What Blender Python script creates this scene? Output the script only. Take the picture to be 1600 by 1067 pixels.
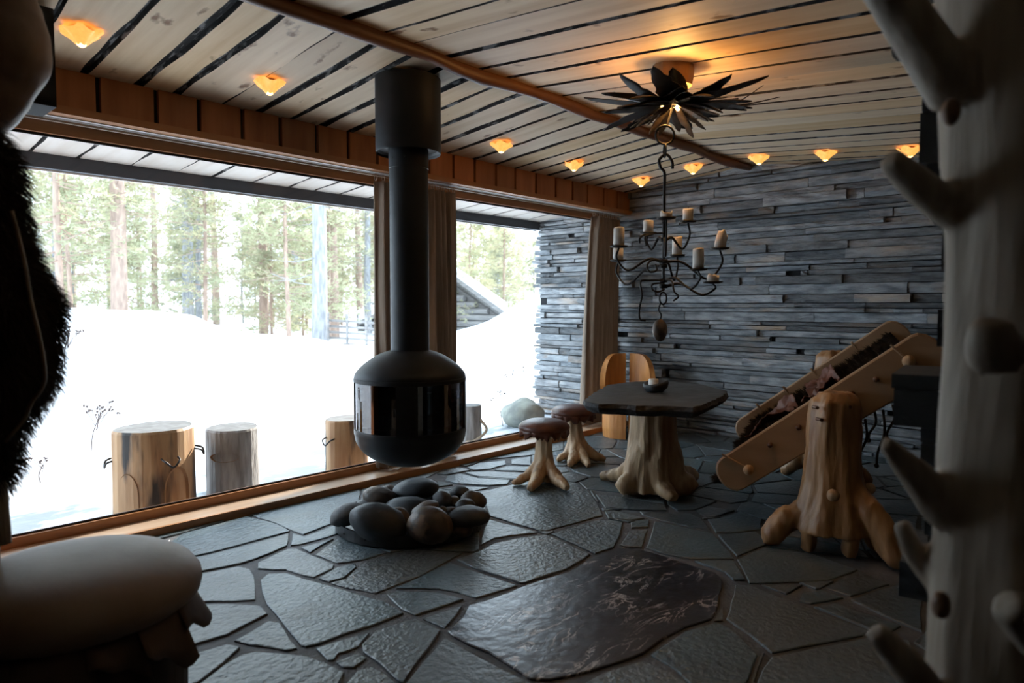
import bpy, bmesh, math, random
from mathutils import Vector, Matrix, noise

for _o in list(bpy.data.objects):
    bpy.data.objects.remove(_o)
SC = bpy.context.scene
COL = SC.collection
PI = math.pi
rng = random.Random(7)

# ------------------------------------------------------------------ camera
F, CX, CY, CAMH = 1067.0, 800.0, 533.5, 1.4
PITCH = math.atan((533.5 - 477.0) / F)
_up = Vector((0, math.cos(PITCH), math.sin(PITCH)))
_x = Vector(((1780 - CX) / F, -(477 - CY) / F, -1.0))
_x = (_x - _up * _x.dot(_up)).normalized()
_y = _up.cross(_x)
ROT = Matrix((_x, _y, _up))                 # world = ROT @ camera
CAM = Vector((0, 0, CAMH))
cam_data = bpy.data.cameras.new('camera')
cam_data.lens = 24.0
cam_data.sensor_width = 36.0
cam_data.clip_start = 0.05
cam_data.clip_end = 400
cam_data.dof.use_dof = True
cam_data.dof.focus_distance = 4.8
cam_data.dof.aperture_fstop = 2.0
cam = bpy.data.objects.new('camera', cam_data)
COL.objects.link(cam)
cam.matrix_world = Matrix.Translation(CAM) @ ROT.to_4x4()
SC.camera = cam

# ------------------------------------------------------------------ world, sun, exposure
world = bpy.data.worlds.new('winter_sky')
SC.world = world
world.use_nodes = True
_bg = world.node_tree.nodes['Background']
_bg.inputs['Color'].default_value = (0.68, 0.85, 1.0, 1)
_bg.inputs['Strength'].default_value = 2.1
sun_data = bpy.data.lights.new('sun', 'SUN')
sun_data.energy = 4.0
sun_data.color = (1.0, 0.93, 0.82)
sun_data.angle = math.radians(0.6)
sun = bpy.data.objects.new('sun', sun_data)
COL.objects.link(sun)
_sd = Vector((0.95, 0.31, 0.40)).normalized()          # towards the sun
sun.rotation_euler = _sd.to_track_quat('Z', 'Y').to_euler()
sun.location = (20, 12, 14)
SC.view_settings.view_transform = 'Standard'
SC.view_settings.look = 'None'
SC.view_settings.exposure = 1.6
SC.view_settings.gamma = 1.0
SC.view_settings.use_curve_mapping = False
SC.cycles.max_bounces = 8
SC.cycles.diffuse_bounces = 5
SC.cycles.glossy_bounces = 3
SC.cycles.transparent_max_bounces = 12
SC.cycles.sample_clamp_indirect = 6.0

# ------------------------------------------------------------------ pixel -> place helpers
def ray(px, py):
    return ROT @ Vector(((px - CX) / F, -(py - CY) / F, -1.0))
def on_z(px, py, z=0.0):
    d = ray(px, py); return CAM + d * ((z - CAMH) / d.z)
def on_y(px, py, y):
    d = ray(px, py); return CAM + d * (y / d.y)
def on_x(px, py, x):
    d = ray(px, py); return CAM + d * (x / d.x)
def at(px, py, depth):
    return CAM + ray(px, py) * depth
RIDGE_Y, RIDGE_Z, SLOPE = 3.02, 2.84, 0.09
def ceil_z(y):
    return RIDGE_Z - SLOPE * abs(y - RIDGE_Y)
def on_ceil(px, py, drop=0.0):
    d = ray(px, py)
    for s in (1, -1):
        t = (RIDGE_Z - drop - CAMH + SLOPE * s * RIDGE_Y) / (d.z + SLOPE * s * d.y)
        p = CAM + d * t
        if t > 0 and (p.y - RIDGE_Y) * s >= -1e-3:
            return p
    return p
VIEW = (ROT @ Vector((0, 0, -1))).normalized()
RIGHT = (ROT @ Vector((1, 0, 0))).normalized()

# ------------------------------------------------------------------ materials
MATS = {}
def pbr(name, c1, c2=None, scale=(4, 4, 4), detail=4.0, ramp=(0.35, 0.65), rough=0.6, rough2=None, metal=0.0,
        bump=0.0, bscale=None, bdetail=6.0, rnd=0.0, spec=0.5, c3=None, scale3=None, ramp3=(0.55, 0.7),
        coat=0.0, emit=None, estr=0.0, distort=0.0, transl=0.0, hrnd=0.0):
    if name in MATS: return MATS[name]
    m = bpy.data.materials.new(name); m.use_nodes = True
    nt = m.node_tree; N = nt.nodes; L = nt.links
    b = N['Principled BSDF']
    b.inputs['Roughness'].default_value = rough
    b.inputs['Metallic'].default_value = metal
    b.inputs['Specular IOR Level'].default_value = spec
    if coat: b.inputs['Coat Weight'].default_value = coat; b.inputs['Coat Roughness'].default_value = 0.25
    tc = N.new('ShaderNodeTexCoord'); oi = N.new('ShaderNodeObjectInfo')
    off = N.new('ShaderNodeVectorMath'); off.operation = 'MULTIPLY_ADD'
    cmb = N.new('ShaderNodeCombineXYZ')
    for i in range(3): L.new(oi.outputs['Random'], cmb.inputs[i])
    L.new(cmb.outputs[0], off.inputs[0]); off.inputs[1].default_value = (37, 53, 71)
    L.new(tc.outputs['Object'], off.inputs[2])
    def vec(sc):
        mp = N.new('ShaderNodeVectorMath'); mp.operation = 'MULTIPLY'
        mp.inputs[1].default_value = sc; L.new(off.outputs[0], mp.inputs[0]); return mp.outputs[0]
    def nz(sc, det, dis=0.0):
        n = N.new('ShaderNodeTexNoise'); n.inputs['Scale'].default_value = 1.0
        n.inputs['Detail'].default_value = det; n.inputs['Distortion'].default_value = dis
        L.new(vec(sc), n.inputs['Vector']); return n.outputs['Fac']
    out = None
    rgb = N.new('ShaderNodeRGB'); rgb.outputs[0].default_value = (*c1, 1); out = rgb.outputs[0]
    fac = None
    if c2 is not None:
        fac0 = nz(scale, detail, distort)
        mr = N.new('ShaderNodeMapRange'); mr.inputs[1].default_value = ramp[0]; mr.inputs[2].default_value = ramp[1]
        L.new(fac0, mr.inputs[0]); fac = mr.outputs[0]
        mx = N.new('ShaderNodeMix'); mx.data_type = 'RGBA'
        L.new(fac, mx.inputs[0]); mx.inputs[6].default_value = (*c1, 1); mx.inputs[7].default_value = (*c2, 1)
        out = mx.outputs[2]
    if c3 is not None:
        f3 = nz(scale3 or scale, 5.0)
        mr3 = N.new('ShaderNodeMapRange'); mr3.inputs[1].default_value = ramp3[0]; mr3.inputs[2].default_value = ramp3[1]
        L.new(f3, mr3.inputs[0])
        mx3 = N.new('ShaderNodeMix'); mx3.data_type = 'RGBA'
        L.new(mr3.outputs[0], mx3.inputs[0]); L.new(out, mx3.inputs[6]); mx3.inputs[7].default_value = (*c3, 1)
        out = mx3.outputs[2]
    if rnd or hrnd:
        hsv = N.new('ShaderNodeHueSaturation')
        mr4 = N.new('ShaderNodeMapRange'); mr4.inputs[3].default_value = 1 - rnd; mr4.inputs[4].default_value = 1 + rnd
        L.new(oi.outputs['Random'], mr4.inputs[0]); L.new(mr4.outputs[0], hsv.inputs['Value'])
        if hrnd:
            wn = N.new('ShaderNodeTexWhiteNoise'); wn.noise_dimensions = '1D'
            L.new(oi.outputs['Random'], wn.inputs['W'])
            mr5 = N.new('ShaderNodeMapRange'); mr5.inputs[3].default_value = 1 - hrnd; mr5.inputs[4].default_value = 1 + hrnd
            L.new(wn.outputs['Value'], mr5.inputs[0]); L.new(mr5.outputs[0], hsv.inputs['Saturation'])
        L.new(out, hsv.inputs['Color']); out = hsv.outputs[0]
    L.new(out, b.inputs['Base Color'])
    if rough2 is not None and fac is not None:
        mr6 = N.new('ShaderNodeMapRange'); mr6.inputs[3].default_value = rough; mr6.inputs[4].default_value = rough2
        L.new(fac, mr6.inputs[0]); L.new(mr6.outputs[0], b.inputs['Roughness'])
    if bump:
        bp = N.new('ShaderNodeBump'); bp.inputs['Strength'].default_value = bump; bp.inputs['Distance'].default_value = 0.02
        L.new(nz(bscale or scale, bdetail, distort), bp.inputs['Height']); L.new(bp.outputs[0], b.inputs['Normal'])
    if emit is not None:
        b.inputs['Emission Color'].default_value = (*emit, 1); b.inputs['Emission Strength'].default_value = estr
    if transl:
        o = N['Material Output']; tr = N.new('ShaderNodeBsdfTranslucent'); ms = N.new('ShaderNodeMixShader')
        ms.inputs[0].default_value = transl
        L.new(out, tr.inputs['Color']); L.new(b.outputs[0], ms.inputs[1]); L.new(tr.outputs[0], ms.inputs[2])
        L.new(ms.outputs[0], o.inputs['Surface'])
    MATS[name] = m
    return m

m_plank = pbr('ceiling_pine', (0.80, 0.62, 0.42), (0.64, 0.45, 0.27), scale=(14, 0.9, 6), ramp=(0.35, 0.75), rough=0.62,
              bump=0.12, bscale=(40, 2, 20), rnd=0.14, hrnd=0.2, c3=(0.26, 0.13, 0.06), scale3=(9, 4.5, 1), ramp3=(0.66, 0.74))
m_bark = pbr('bark_gap', (0.035, 0.035, 0.038), (0.012, 0.012, 0.013), scale=(30, 6, 20), rough=0.9, bump=0.5, bscale=(60, 20, 40),
             c3=(0.30, 0.295, 0.29), scale3=(50, 7, 20), ramp3=(0.53, 0.62))
m_eave = pbr('eave_pine', (0.56, 0.51, 0.46), (0.44, 0.37, 0.31), scale=(12, 1.2, 6), ramp=(0.4, 0.8), rough=0.7, rnd=0.07)
m_header = pbr('header_pine', (0.42, 0.165, 0.06), (0.27, 0.092, 0.032), scale=(12, 12, 1.5), ramp=(0.35, 0.75), rough=0.5, rnd=0.15, bump=0.08, bscale=(40, 40, 3))
m_rail = pbr('window_frame_pine', (0.46, 0.21, 0.08), (0.32, 0.13, 0.045), scale=(1.2, 14, 14), ramp=(0.35, 0.75), rough=0.42, rnd=0.05)
m_sill = pbr('sill_wood', (0.50, 0.36, 0.25), (0.36, 0.24, 0.16), scale=(1.2, 18, 18), ramp=(0.35, 0.75), rough=0.35)
m_white = pbr('white_board', (0.80, 0.78, 0.74), rough=0.6)
m_dark = pbr('gap_dark', (0.02, 0.02, 0.022), rough=0.9)
m_fascia = pbr('fascia_dark', (0.045, 0.05, 0.06), (0.03, 0.033, 0.04), scale=(1, 8, 8), rough=0.6)
m_pole = pbr('pole_wood', (0.20, 0.09, 0.045), (0.11, 0.045, 0.022), scale=(1.5, 18, 18), rough=0.5, bump=0.15, bscale=(6, 30, 30))
m_slate = pbr('floor_slate', (0.090, 0.125, 0.142), (0.052, 0.074, 0.086), scale=(3.2, 3.2, 3.2), ramp=(0.3, 0.7), rough=0.33, rough2=0.43, spec=1.0,
              bump=0.55, bscale=(34, 34, 34), bdetail=7, rnd=0.22, hrnd=0.35, c3=(0.11, 0.112, 0.095), scale3=(1.6, 1.6, 1.6), ramp3=(0.56, 0.75))
m_grout = pbr('floor_grout', (0.085, 0.086, 0.094), (0.13, 0.128, 0.132), scale=(9, 9, 9), rough=0.75, bump=0.3, bscale=(60, 60, 60))
m_wallstone = pbr('wall_slate', (0.29, 0.31, 0.325), (0.10, 0.112, 0.125), scale=(6, 5, 22), ramp=(0.32, 0.68), rough=0.62, bump=1.0,
                  bscale=(30, 16, 50), bdetail=8, rnd=0.5, hrnd=0.5, c3=(0.33, 0.265, 0.21), scale3=(5, 1.6, 4), ramp3=(0.56, 0.72))
m_wallback = pbr('wall_shadow_gap', (0.018, 0.02, 0.023), rough=0.95)
m_pillar = pbr('pillar_slate', (0.045, 0.055, 0.065), (0.025, 0.03, 0.036), scale=(5, 5, 9), rough=0.55, bump=0.5, bscale=(20, 20, 30), rnd=0.3)
m_steel = pbr('black_steel', (0.012, 0.014, 0.017), rough=0.38, spec=0.5)
m_steelmat = pbr('matt_black_steel', (0.016, 0.018, 0.022), (0.012, 0.014, 0.017), scale=(6, 6, 6), rough=0.5, spec=0.3)
m_iron = pbr('forged_iron', (0.012, 0.012, 0.014), (0.022, 0.020, 0.019), scale=(30, 30, 30), rough=0.5, metal=0.0, bump=0.2, bscale=(50, 50, 50))
m_root = pbr('root_wood', (0.60, 0.41, 0.235), (0.32, 0.18, 0.085), scale=(13, 13, 2.0), ramp=(0.35, 0.72), rough=0.5, bump=0.35, bscale=(38, 38, 5),
             c3=(0.115, 0.06, 0.03), scale3=(6, 6, 1.6), ramp3=(0.60, 0.76))
m_root2 = pbr('root_wood_orange', (0.48, 0.27, 0.12), (0.24, 0.11, 0.045), scale=(13, 13, 2.0), ramp=(0.35, 0.72), rough=0.42, bump=0.3, bscale=(36, 36, 5),
              c3=(0.10, 0.045, 0.02), scale3=(5, 5, 2.0), ramp3=(0.62, 0.78))
m_board = pbr('recliner_board', (0.42, 0.27, 0.155), (0.33, 0.20, 0.11), scale=(3, 3, 12), ramp=(0.3, 0.75), rough=0.5, bump=0.06, bscale=(8, 8, 40))
m_orange = pbr('orange_log', (0.58, 0.25, 0.065), (0.38, 0.14, 0.035), scale=(16, 16, 1.4), ramp=(0.35, 0.7), rough=0.5, bump=0.4, bscale=(24, 24, 3))
m_leather = pbr('brown_leather', (0.12, 0.040, 0.022), (0.07, 0.022, 0.013), scale=(8, 8, 8), rough=0.36, spec=0.35, bump=0.1, bscale=(60, 60, 60))
m_redleather = pbr('russet_leather', (0.17, 0.055, 0.03), (0.09, 0.028, 0.016), scale=(7, 7, 7), rough=0.55, bump=0.2, bscale=(30, 30, 30))
m_hide = pbr('tan_hide', (0.30, 0.21, 0.15), (0.19, 0.12, 0.08), scale=(4, 4, 4), ramp=(0.3, 0.75), rough=0.55, bump=0.06, bscale=(40, 40, 40))
m_hide2 = pbr('dark_hide', (0.12, 0.075, 0.048), (0.06, 0.036, 0.024), scale=(5, 5, 5), rough=0.7, bump=0.1, bscale=(30, 30, 30))
m_barrel = pbr('drum_wood', (0.055, 0.036, 0.026), (0.03, 0.02, 0.015), scale=(14, 14, 2), rough=0.7, bump=0.3, bscale=(30, 30, 4))
m_fur = pbr('dark_fur', (0.016, 0.011, 0.009), (0.028, 0.019, 0.014), scale=(9, 9, 9), rough=0.95, spec=0.08)
m_furtip = pbr('brown_fur', (0.055, 0.036, 0.024), (0.025, 0.016, 0.011), scale=(9, 9, 9), rough=0.7, spec=0.3)
m_seam = pbr('hide_edge', (0.27, 0.17, 0.09), (0.16, 0.095, 0.05), scale=(12, 12, 12), rough=0.7)
m_burl = pbr('burl_wood', (0.30, 0.18, 0.11), (0.18, 0.10, 0.06), scale=(7, 7, 3), rough=0.45, bump=0.15, bscale=(14, 14, 6))
m_trunk = pbr('pale_trunk', (0.46, 0.39, 0.31), (0.24, 0.185, 0.135), scale=(16, 16, 1.5), ramp=(0.35, 0.72), rough=0.6, bump=0.3, bscale=(30, 30, 3),
              c3=(0.15, 0.105, 0.075), scale3=(6, 6, 1.3), ramp3=(0.60, 0.76))
m_slab = pbr('table_slate', (0.045, 0.046, 0.048), (0.07, 0.07, 0.07), scale=(6, 6, 6), rough=0.42, rough2=0.55, bump=0.25, bscale=(14, 14, 14))
m_slabedge = pbr('table_slate_edge', (0.04, 0.042, 0.045), (0.018, 0.018, 0.02), scale=(26, 26, 40), rough=0.7, bump=0.9, bscale=(30, 30, 40))
m_wax = pbr('candle_wax', (0.90, 0.86, 0.80), (0.84, 0.78, 0.70), scale=(8, 8, 3), rough=0.45, bump=0.04, bscale=(30, 30, 10))
m_curtain = pbr('linen', (0.44, 0.35, 0.275), (0.34, 0.26, 0.20), scale=(60, 60, 4), ramp=(0.3, 0.7), rough=0.9, bump=0.1, bscale=(200, 200, 200), transl=0.38)
m_ring = pbr('curtain_ring_wood', (0.55, 0.44, 0.34), rough=0.5)
m_snow = pbr('snow', (0.86, 0.88, 0.91), (0.78, 0.81, 0.86), scale=(0.7, 0.7, 0.7), rough=0.75, bump=0.35, bscale=(3.5, 3.5, 3.5), bdetail=8, spec=0.3)
m_terrace = pbr('snowy_terrace', (0.20, 0.24, 0.27), (0.14, 0.17, 0.19), scale=(2, 2, 2), rough=0.5, c3=(0.55, 0.60, 0.66), scale3=(1.7, 2.6, 2), ramp3=(0.42, 0.50), bump=0.3, bscale=(14, 14, 14))
m_logwood = pbr('peeled_log', (0.52, 0.33, 0.17), (0.30, 0.15, 0.065), scale=(9, 9, 1.2), ramp=(0.35, 0.7), rough=0.6, bump=0.2, bscale=(24, 24, 3), c3=(0.03, 0.027, 0.025), scale3=(5.5, 5.5, 1.1), ramp3=(0.50, 0.60))
m_loggrey = pbr('grey_log', (0.42, 0.41, 0.40), (0.19, 0.18, 0.172), scale=(22, 22, 4), ramp=(0.35, 0.7), rough=0.8, bump=0.6, bscale=(30, 30, 7))
m_logtop = pbr('log_end_grain', (0.19, 0.185, 0.18), (0.12, 0.112, 0.105), scale=(14, 14, 14), rough=0.75, bump=0.1, bscale=(20, 20, 20))
m_carve = pbr('carved_log_wood', (0.30, 0.16, 0.065), (0.22, 0.105, 0.04), scale=(14, 14, 2), rough=0.6)
m_rope = pbr('rope', (0.50, 0.42, 0.32), (0.36, 0.29, 0.21), scale=(60, 60, 60), rough=0.9)
m_pinebark = pbr('pine_bark', (0.38, 0.27, 0.21), (0.25, 0.175, 0.14), scale=(16, 16, 4), rough=0.9, bump=0.4, bscale=(22, 22, 6), rnd=0.12)
m_greybark = pbr('grey_bark', (0.27, 0.27, 0.275), (0.16, 0.16, 0.165), scale=(16, 16, 4), rough=0.9, bump=0.4, bscale=(22, 22, 6), rnd=0.12)
m_needle = pbr('pine_needles', (0.33, 0.335, 0.21), (0.45, 0.43, 0.29), scale=(1.5, 1.5, 1.5), rough=0.7, rnd=0.2, transl=0.45)
m_twig = pbr('dry_twig', (0.13, 0.105, 0.10), rough=0.9)
m_cabin = pbr('cabin_logs', (0.26, 0.25, 0.245), (0.17, 0.16, 0.155), scale=(2, 2, 16), rough=0.9)
m_boulder = pbr('lichen_rock', (0.36, 0.38, 0.33), (0.22, 0.235, 0.22), scale=(7, 7, 7), rough=0.9, bump=0.4, bscale=(18, 18, 18))
m_feather = pbr('dark_feather', (0.022, 0.019, 0.018), (0.045, 0.034, 0.028), scale=(30, 30, 30), rough=0.45, spec=0.5)
m_featherlight = pbr('pale_feather', (0.40, 0.30, 0.22), (0.26, 0.18, 0.12), scale=(30, 30, 30), rough=0.6, transl=0.4)
m_bulb = pbr('lamp_bulb', (1, 0.8, 0.5), rough=0.4, emit=(1.0, 0.62, 0.22), estr=14.0)
m_stone_dark = pbr('river_stone_dark', (0.028, 0.034, 0.040), (0.045, 0.05, 0.056), scale=(10, 10, 10), rough=0.55, bump=0.12, bscale=(40, 40, 40))
m_stone_grey = pbr('river_stone_grey', (0.12, 0.125, 0.13), (0.07, 0.072, 0.076), scale=(16, 16, 16), rough=0.6, bump=0.2, bscale=(40, 40, 40))
m_stone_brown = pbr('river_stone_brown', (0.10, 0.072, 0.055), (0.05, 0.042, 0.038), scale=(11, 11, 11), rough=0.5, bump=0.15, bscale=(40, 40, 40), c3=(0.19, 0.12, 0.075), scale3=(9, 9, 9), ramp3=(0.58, 0.68))

def marble_mat():
    m = bpy.data.materials.new('black_marble'); m.use_nodes = True
    nt = m.node_tree; N = nt.nodes; L = nt.links; b = N['Principled BSDF']
    tc = N.new('ShaderNodeTexCoord')
    mp = N.new('ShaderNodeMapping'); mp.inputs['Rotation'].default_value = (0, 0, -0.75); mp.inputs['Scale'].default_value = (2.2, 6.0, 1)
    L.new(tc.outputs['Object'], mp.inputs[0])
    n1 = N.new('ShaderNodeTexNoise'); n1.inputs['Scale'].default_value = 1.5; n1.inputs['Detail'].default_value = 9; n1.inputs['Roughness'].default_value = 0.62; n1.inputs['Distortion'].default_value = 1.1
    L.new(mp.outputs[0], n1.inputs['Vector'])
    a = N.new('ShaderNodeMath'); a.operation = 'SUBTRACT'; L.new(n1.outputs['Fac'], a.inputs[0]); a.inputs[1].default_value = 0.5
    ab = N.new('ShaderNodeMath'); ab.operation = 'ABSOLUTE'; L.new(a.outputs[0], ab.inputs[0])
    mr = N.new('ShaderNodeMapRange'); mr.inputs[1].default_value = 0.0; mr.inputs[2].default_value = 0.026; mr.inputs[3].default_value = 1; mr.inputs[4].default_value = 0
    L.new(ab.outputs[0], mr.inputs[0])
    n2 = N.new('ShaderNodeTexNoise'); n2.inputs['Scale'].default_value = 1.1; n2.inputs['Detail'].default_value = 3; L.new(mp.outputs[0], n2.inputs['Vector'])
    mr2 = N.new('ShaderNodeMapRange'); mr2.inputs[1].default_value = 0.43; mr2.inputs[2].default_value = 0.56; L.new(n2.outputs['Fac'], mr2.inputs[0])
    mu0 = N.new('ShaderNodeMath'); mu0.operation = 'MULTIPLY'; L.new(mr.outputs[0], mu0.inputs[0]); L.new(mr2.outputs[0], mu0.inputs[1])
    mu = N.new('ShaderNodeMath'); mu.operation = 'POWER'; L.new(mu0.outputs[0], mu.inputs[0]); mu.inputs[1].default_value = 1.4
    mx = N.new('ShaderNodeMix'); mx.data_type = 'RGBA'
    mx.inputs[6].default_value = (0.008, 0.009, 0.018, 1); mx.inputs[7].default_value = (0.72, 0.64, 0.60, 1)
    L.new(mu.outputs[0], mx.inputs[0]); L.new(mx.outputs[2], b.inputs['Base Color'])
    b.inputs['Roughness'].default_value = 0.30; b.inputs['Specular IOR Level'].default_value = 1.0
    n3 = N.new('ShaderNodeTexNoise'); n3.inputs['Scale'].default_value = 14; n3.inputs['Detail'].default_value = 5; L.new(tc.outputs['Object'], n3.inputs['Vector'])
    bp = N.new('ShaderNodeBump'); bp.inputs['Strength'].default_value = 0.22; bp.inputs['Distance'].default_value = 0.02
    L.new(n3.outputs['Fac'], bp.inputs['Height']); L.new(bp.outputs[0], b.inputs['Normal'])
    return m
m_marble = marble_mat()

def glass_mat(name, tint=(1, 1, 1), gl=0.06, rough=0.0):
    m = bpy.data.materials.new(name); m.use_nodes = True
    nt = m.node_tree; N = nt.nodes; L = nt.links
    for n in list(N): N.remove(n)
    o = N.new('ShaderNodeOutputMaterial'); ms = N.new('ShaderNodeMixShader')
    t = N.new('ShaderNodeBsdfTransparent'); t.inputs[0].default_value = (*tint, 1)
    g = N.new('ShaderNodeBsdfGlossy'); g.inputs['Roughness'].default_value = rough
    lw = N.new('ShaderNodeFresnel'); lw.inputs['IOR'].default_value = 1.0 + gl * 8
    ge = N.new('ShaderNodeNewGeometry'); iv = N.new('ShaderNodeMath'); iv.operation = 'SUBTRACT'; iv.inputs[0].default_value = 1.0
    L.new(ge.outputs['Backfacing'], iv.inputs[1]); mu = N.new('ShaderNodeMath'); mu.operation = 'MULTIPLY'
    L.new(lw.outputs[0], mu.inputs[0]); L.new(iv.outputs[0], mu.inputs[1])
    L.new(mu.outputs[0], ms.inputs[0]); L.new(t.outputs[0], ms.inputs[1]); L.new(g.outputs[0], ms.inputs[2])
    L.new(ms.outputs[0], o.inputs['Surface'])
    return m
m_glass = glass_mat('window_glass', gl=0.045)
m_fireglass = glass_mat('dark_fire_glass', tint=(0.35, 0.35, 0.36), gl=0.12)

m_shell = pbr('lit_shell_shade', (0.70, 0.40, 0.18), (0.50, 0.24, 0.09), scale=(28, 28, 28), rough=0.5, emit=(1.0, 0.42, 0.09), estr=0.42)
m_shellbulb = pbr('shell_bulb', (1, 0.8, 0.5), rough=0.4, emit=(1.0, 0.62, 0.24), estr=1.6)

# ------------------------------------------------------------------ mesh helpers
class MB:
    def __init__(s): s.v = []; s.f = []; s.m = []
    def add(s, v, f, mi=0):
        o = len(s.v); s.v.extend(Vector(p) for p in v)
        for q in f: s.f.append(tuple(i + o for i in q)); s.m.append(mi)
        return s
    def box(s, a, b, mi=0):
        x0, y0, z0 = a; x1, y1, z1 = b
        v = [(x0, y0, z0), (x1, y0, z0), (x1, y1, z0), (x0, y1, z0), (x0, y0, z1), (x1, y0, z1), (x1, y1, z1), (x0, y1, z1)]
        return s.add(v, [(0, 3, 2, 1), (4, 5, 6, 7), (0, 1, 5, 4), (1, 2, 6, 5), (2, 3, 7, 6), (3, 0, 4, 7)], mi)
    def tube(s, pts, rad, seg=8, mi=0, caps=True, closed=False, flute=None, capmi=None):
        pts = [Vector(p) for p in pts]; n = len(pts)
        if not hasattr(rad, '__len__'): rad = [rad] * n
        v = []; f = []; prev = None
        for i, p in enumerate(pts):
            if closed: t = pts[(i + 1) % n] - pts[i - 1]
            else: t = pts[min(i + 1, n - 1)] - pts[max(i - 1, 0)]
            t.normalize()
            if prev is None:
                a = t.orthogonal().normalized()
                if abs(t.z) > 0.7:
                    a = Vector((1, 0, 0)); a = (a - t * a.dot(t)).normalized()
            else:
                a = (prev - t * prev.dot(t)).normalized()
            prev = a; bb = t.cross(a)
            for k in range(seg):
                th = 2 * PI * k / seg
                r = rad[i] * (flute(th, i / (n - 1)) if flute else 1)
                v.append(p + (a * math.cos(th) + bb * math.sin(th)) * r)
        m = n if closed else n - 1
        for i in range(m):
            j = (i + 1) % n
            for k in range(seg):
                k2 = (k + 1) % seg
                f.append((i * seg + k, i * seg + k2, j * seg + k2, j * seg + k))
        s.add(v, f, mi)
        if caps and not closed:
            o = len(s.v) - n * seg
            cm = mi if capmi is None else capmi
            s.f.append(tuple(o + k for k in reversed(range(seg)))); s.m.append(cm)
            s.f.append(tuple(o + (n - 1) * seg + k for k in range(seg))); s.m.append(cm)
        return s
    def lathe(s, prof, c=(0, 0, 0), seg=32, mi=0, a0=0.0, a1=2 * PI):
        c = Vector(c); full = abs(a1 - a0 - 2 * PI) < 1e-6
        ns = seg if full else seg + 1
        v = []; f = []
        for r, z in prof:
            for k in range(ns):
                th = a0 + (a1 - a0) * k / seg
                v.append(c + Vector((r * math.cos(th), r * math.sin(th), z)))
        for i in range(len(prof) - 1):
            for k in range(seg):
                k2 = (k + 1) % ns
                f.append((i * ns + k, i * ns + k2, (i + 1) * ns + k2, (i + 1) * ns + k))
        return s.add(v, f, mi)
    def ball(s, c, r, seg=12, rings=8, mi=0, fn=None):
        c = Vector(c)
        if not hasattr(r, '__len__'): r = (r, r, r)
        v = [c + Vector((0, 0, r[2]))]; f = []
        for i in range(1, rings):
            ph = PI * i / rings
            for k in range(seg):
                th = 2 * PI * k / seg
                d = Vector((math.sin(ph) * math.cos(th), math.sin(ph) * math.sin(th), math.cos(ph)))
                q = fn(d) if fn else 1
                v.append(c + Vector((d.x * r[0], d.y * r[1], d.z * r[2])) * q)
        v.append(c - Vector((0, 0, r[2])))
        for k in range(seg): f.append((0, 1 + k, 1 + (k + 1) % seg))
        for i in range(rings - 2):
            for k in range(seg):
                a = 1 + i * seg + k; b = 1 + i * seg + (k + 1) % seg
                f.append((a, a + seg, b + seg, b))
        e = len(v) - 1; o = 1 + (rings - 2) * seg
        for k in range(seg): f.append((o + k, e, o + (k + 1) % seg))
        return s.add(v, f, mi)
    def prism(s, top, thick, mi=0, smi=None, axis=None):
        n = len(top); ax = Vector(axis) if axis is not None else Vector((0, 0, -1))
        top = [Vector(p) for p in top]; bot = [p + ax * thick for p in top]
        smi = mi if smi is None else smi
        s.add(top + bot, [], 0); o = len(s.v) - 2 * n
        s.f.append(tuple(o + i for i in range(n))); s.m.append(mi)
        s.f.append(tuple(o + n + i for i in reversed(range(n)))); s.m.append(mi)
        for i in range(n):
            j = (i + 1) % n
            s.f.append((o + j, o + i, o + n + i, o + n + j)); s.m.append(smi)
        return s
    def xform(s, M):
        s.v = [M @ p for p in s.v]; return s
    def mesh(s, name, mats, origin=(0, 0, 0), smooth=False, fix=False):
        o = Vector(origin); me = bpy.data.meshes.new(name)
        me.from_pydata([p - o for p in s.v], [], s.f)
        for mt in (mats if isinstance(mats, (list, tuple)) else [mats]): me.materials.append(mt)
        me.polygons.foreach_set('material_index', s.m)
        if smooth: me.polygons.foreach_set('use_smooth', [True] * len(s.f))
        me.update()
        if fix:
            bm = bmesh.new(); bm.from_mesh(me); bmesh.ops.recalc_face_normals(bm, faces=bm.faces); bm.to_mesh(me); bm.free()
        return me
    def build(s, name, mats, parent=None, origin=None, smooth=False, fix=True):
        o = wloc(parent) if parent is not None else Vector(origin if origin is not None else (0, 0, 0))
        me = s.mesh(name, mats, o, smooth, fix)
        return link(name, me, parent, (0, 0, 0) if parent is not None else o)

def wloc(o):
    p = Vector((0, 0, 0))
    while o is not None:
        p += o.location; o = o.parent
    return p
def link(name, data, parent=None, loc=(0, 0, 0)):
    ob = bpy.data.objects.new(name, data); COL.objects.link(ob)
    ob.location = loc
    if parent is not None: ob.parent = parent
    return ob
def tag(o, label=None, cat=None, group=None, kind=None):
    if label: o['label'] = label
    if cat: o['category'] = cat
    if group: o['group'] = group
    if kind: o['kind'] = kind
    return o
def thing(name, loc, label, cat, group=None):
    return tag(link(name, None, None, loc), label, cat, group)
def struct(o, label=None):
    o['kind'] = 'structure'
    if label: o['label'] = label
    return o
def copy_tree(o, parent=None):
    c = o.copy(); COL.objects.link(c); c.parent = parent
    for ch in [k for k in bpy.data.objects if k.parent == o]: copy_tree(ch, c)
    return c

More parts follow.
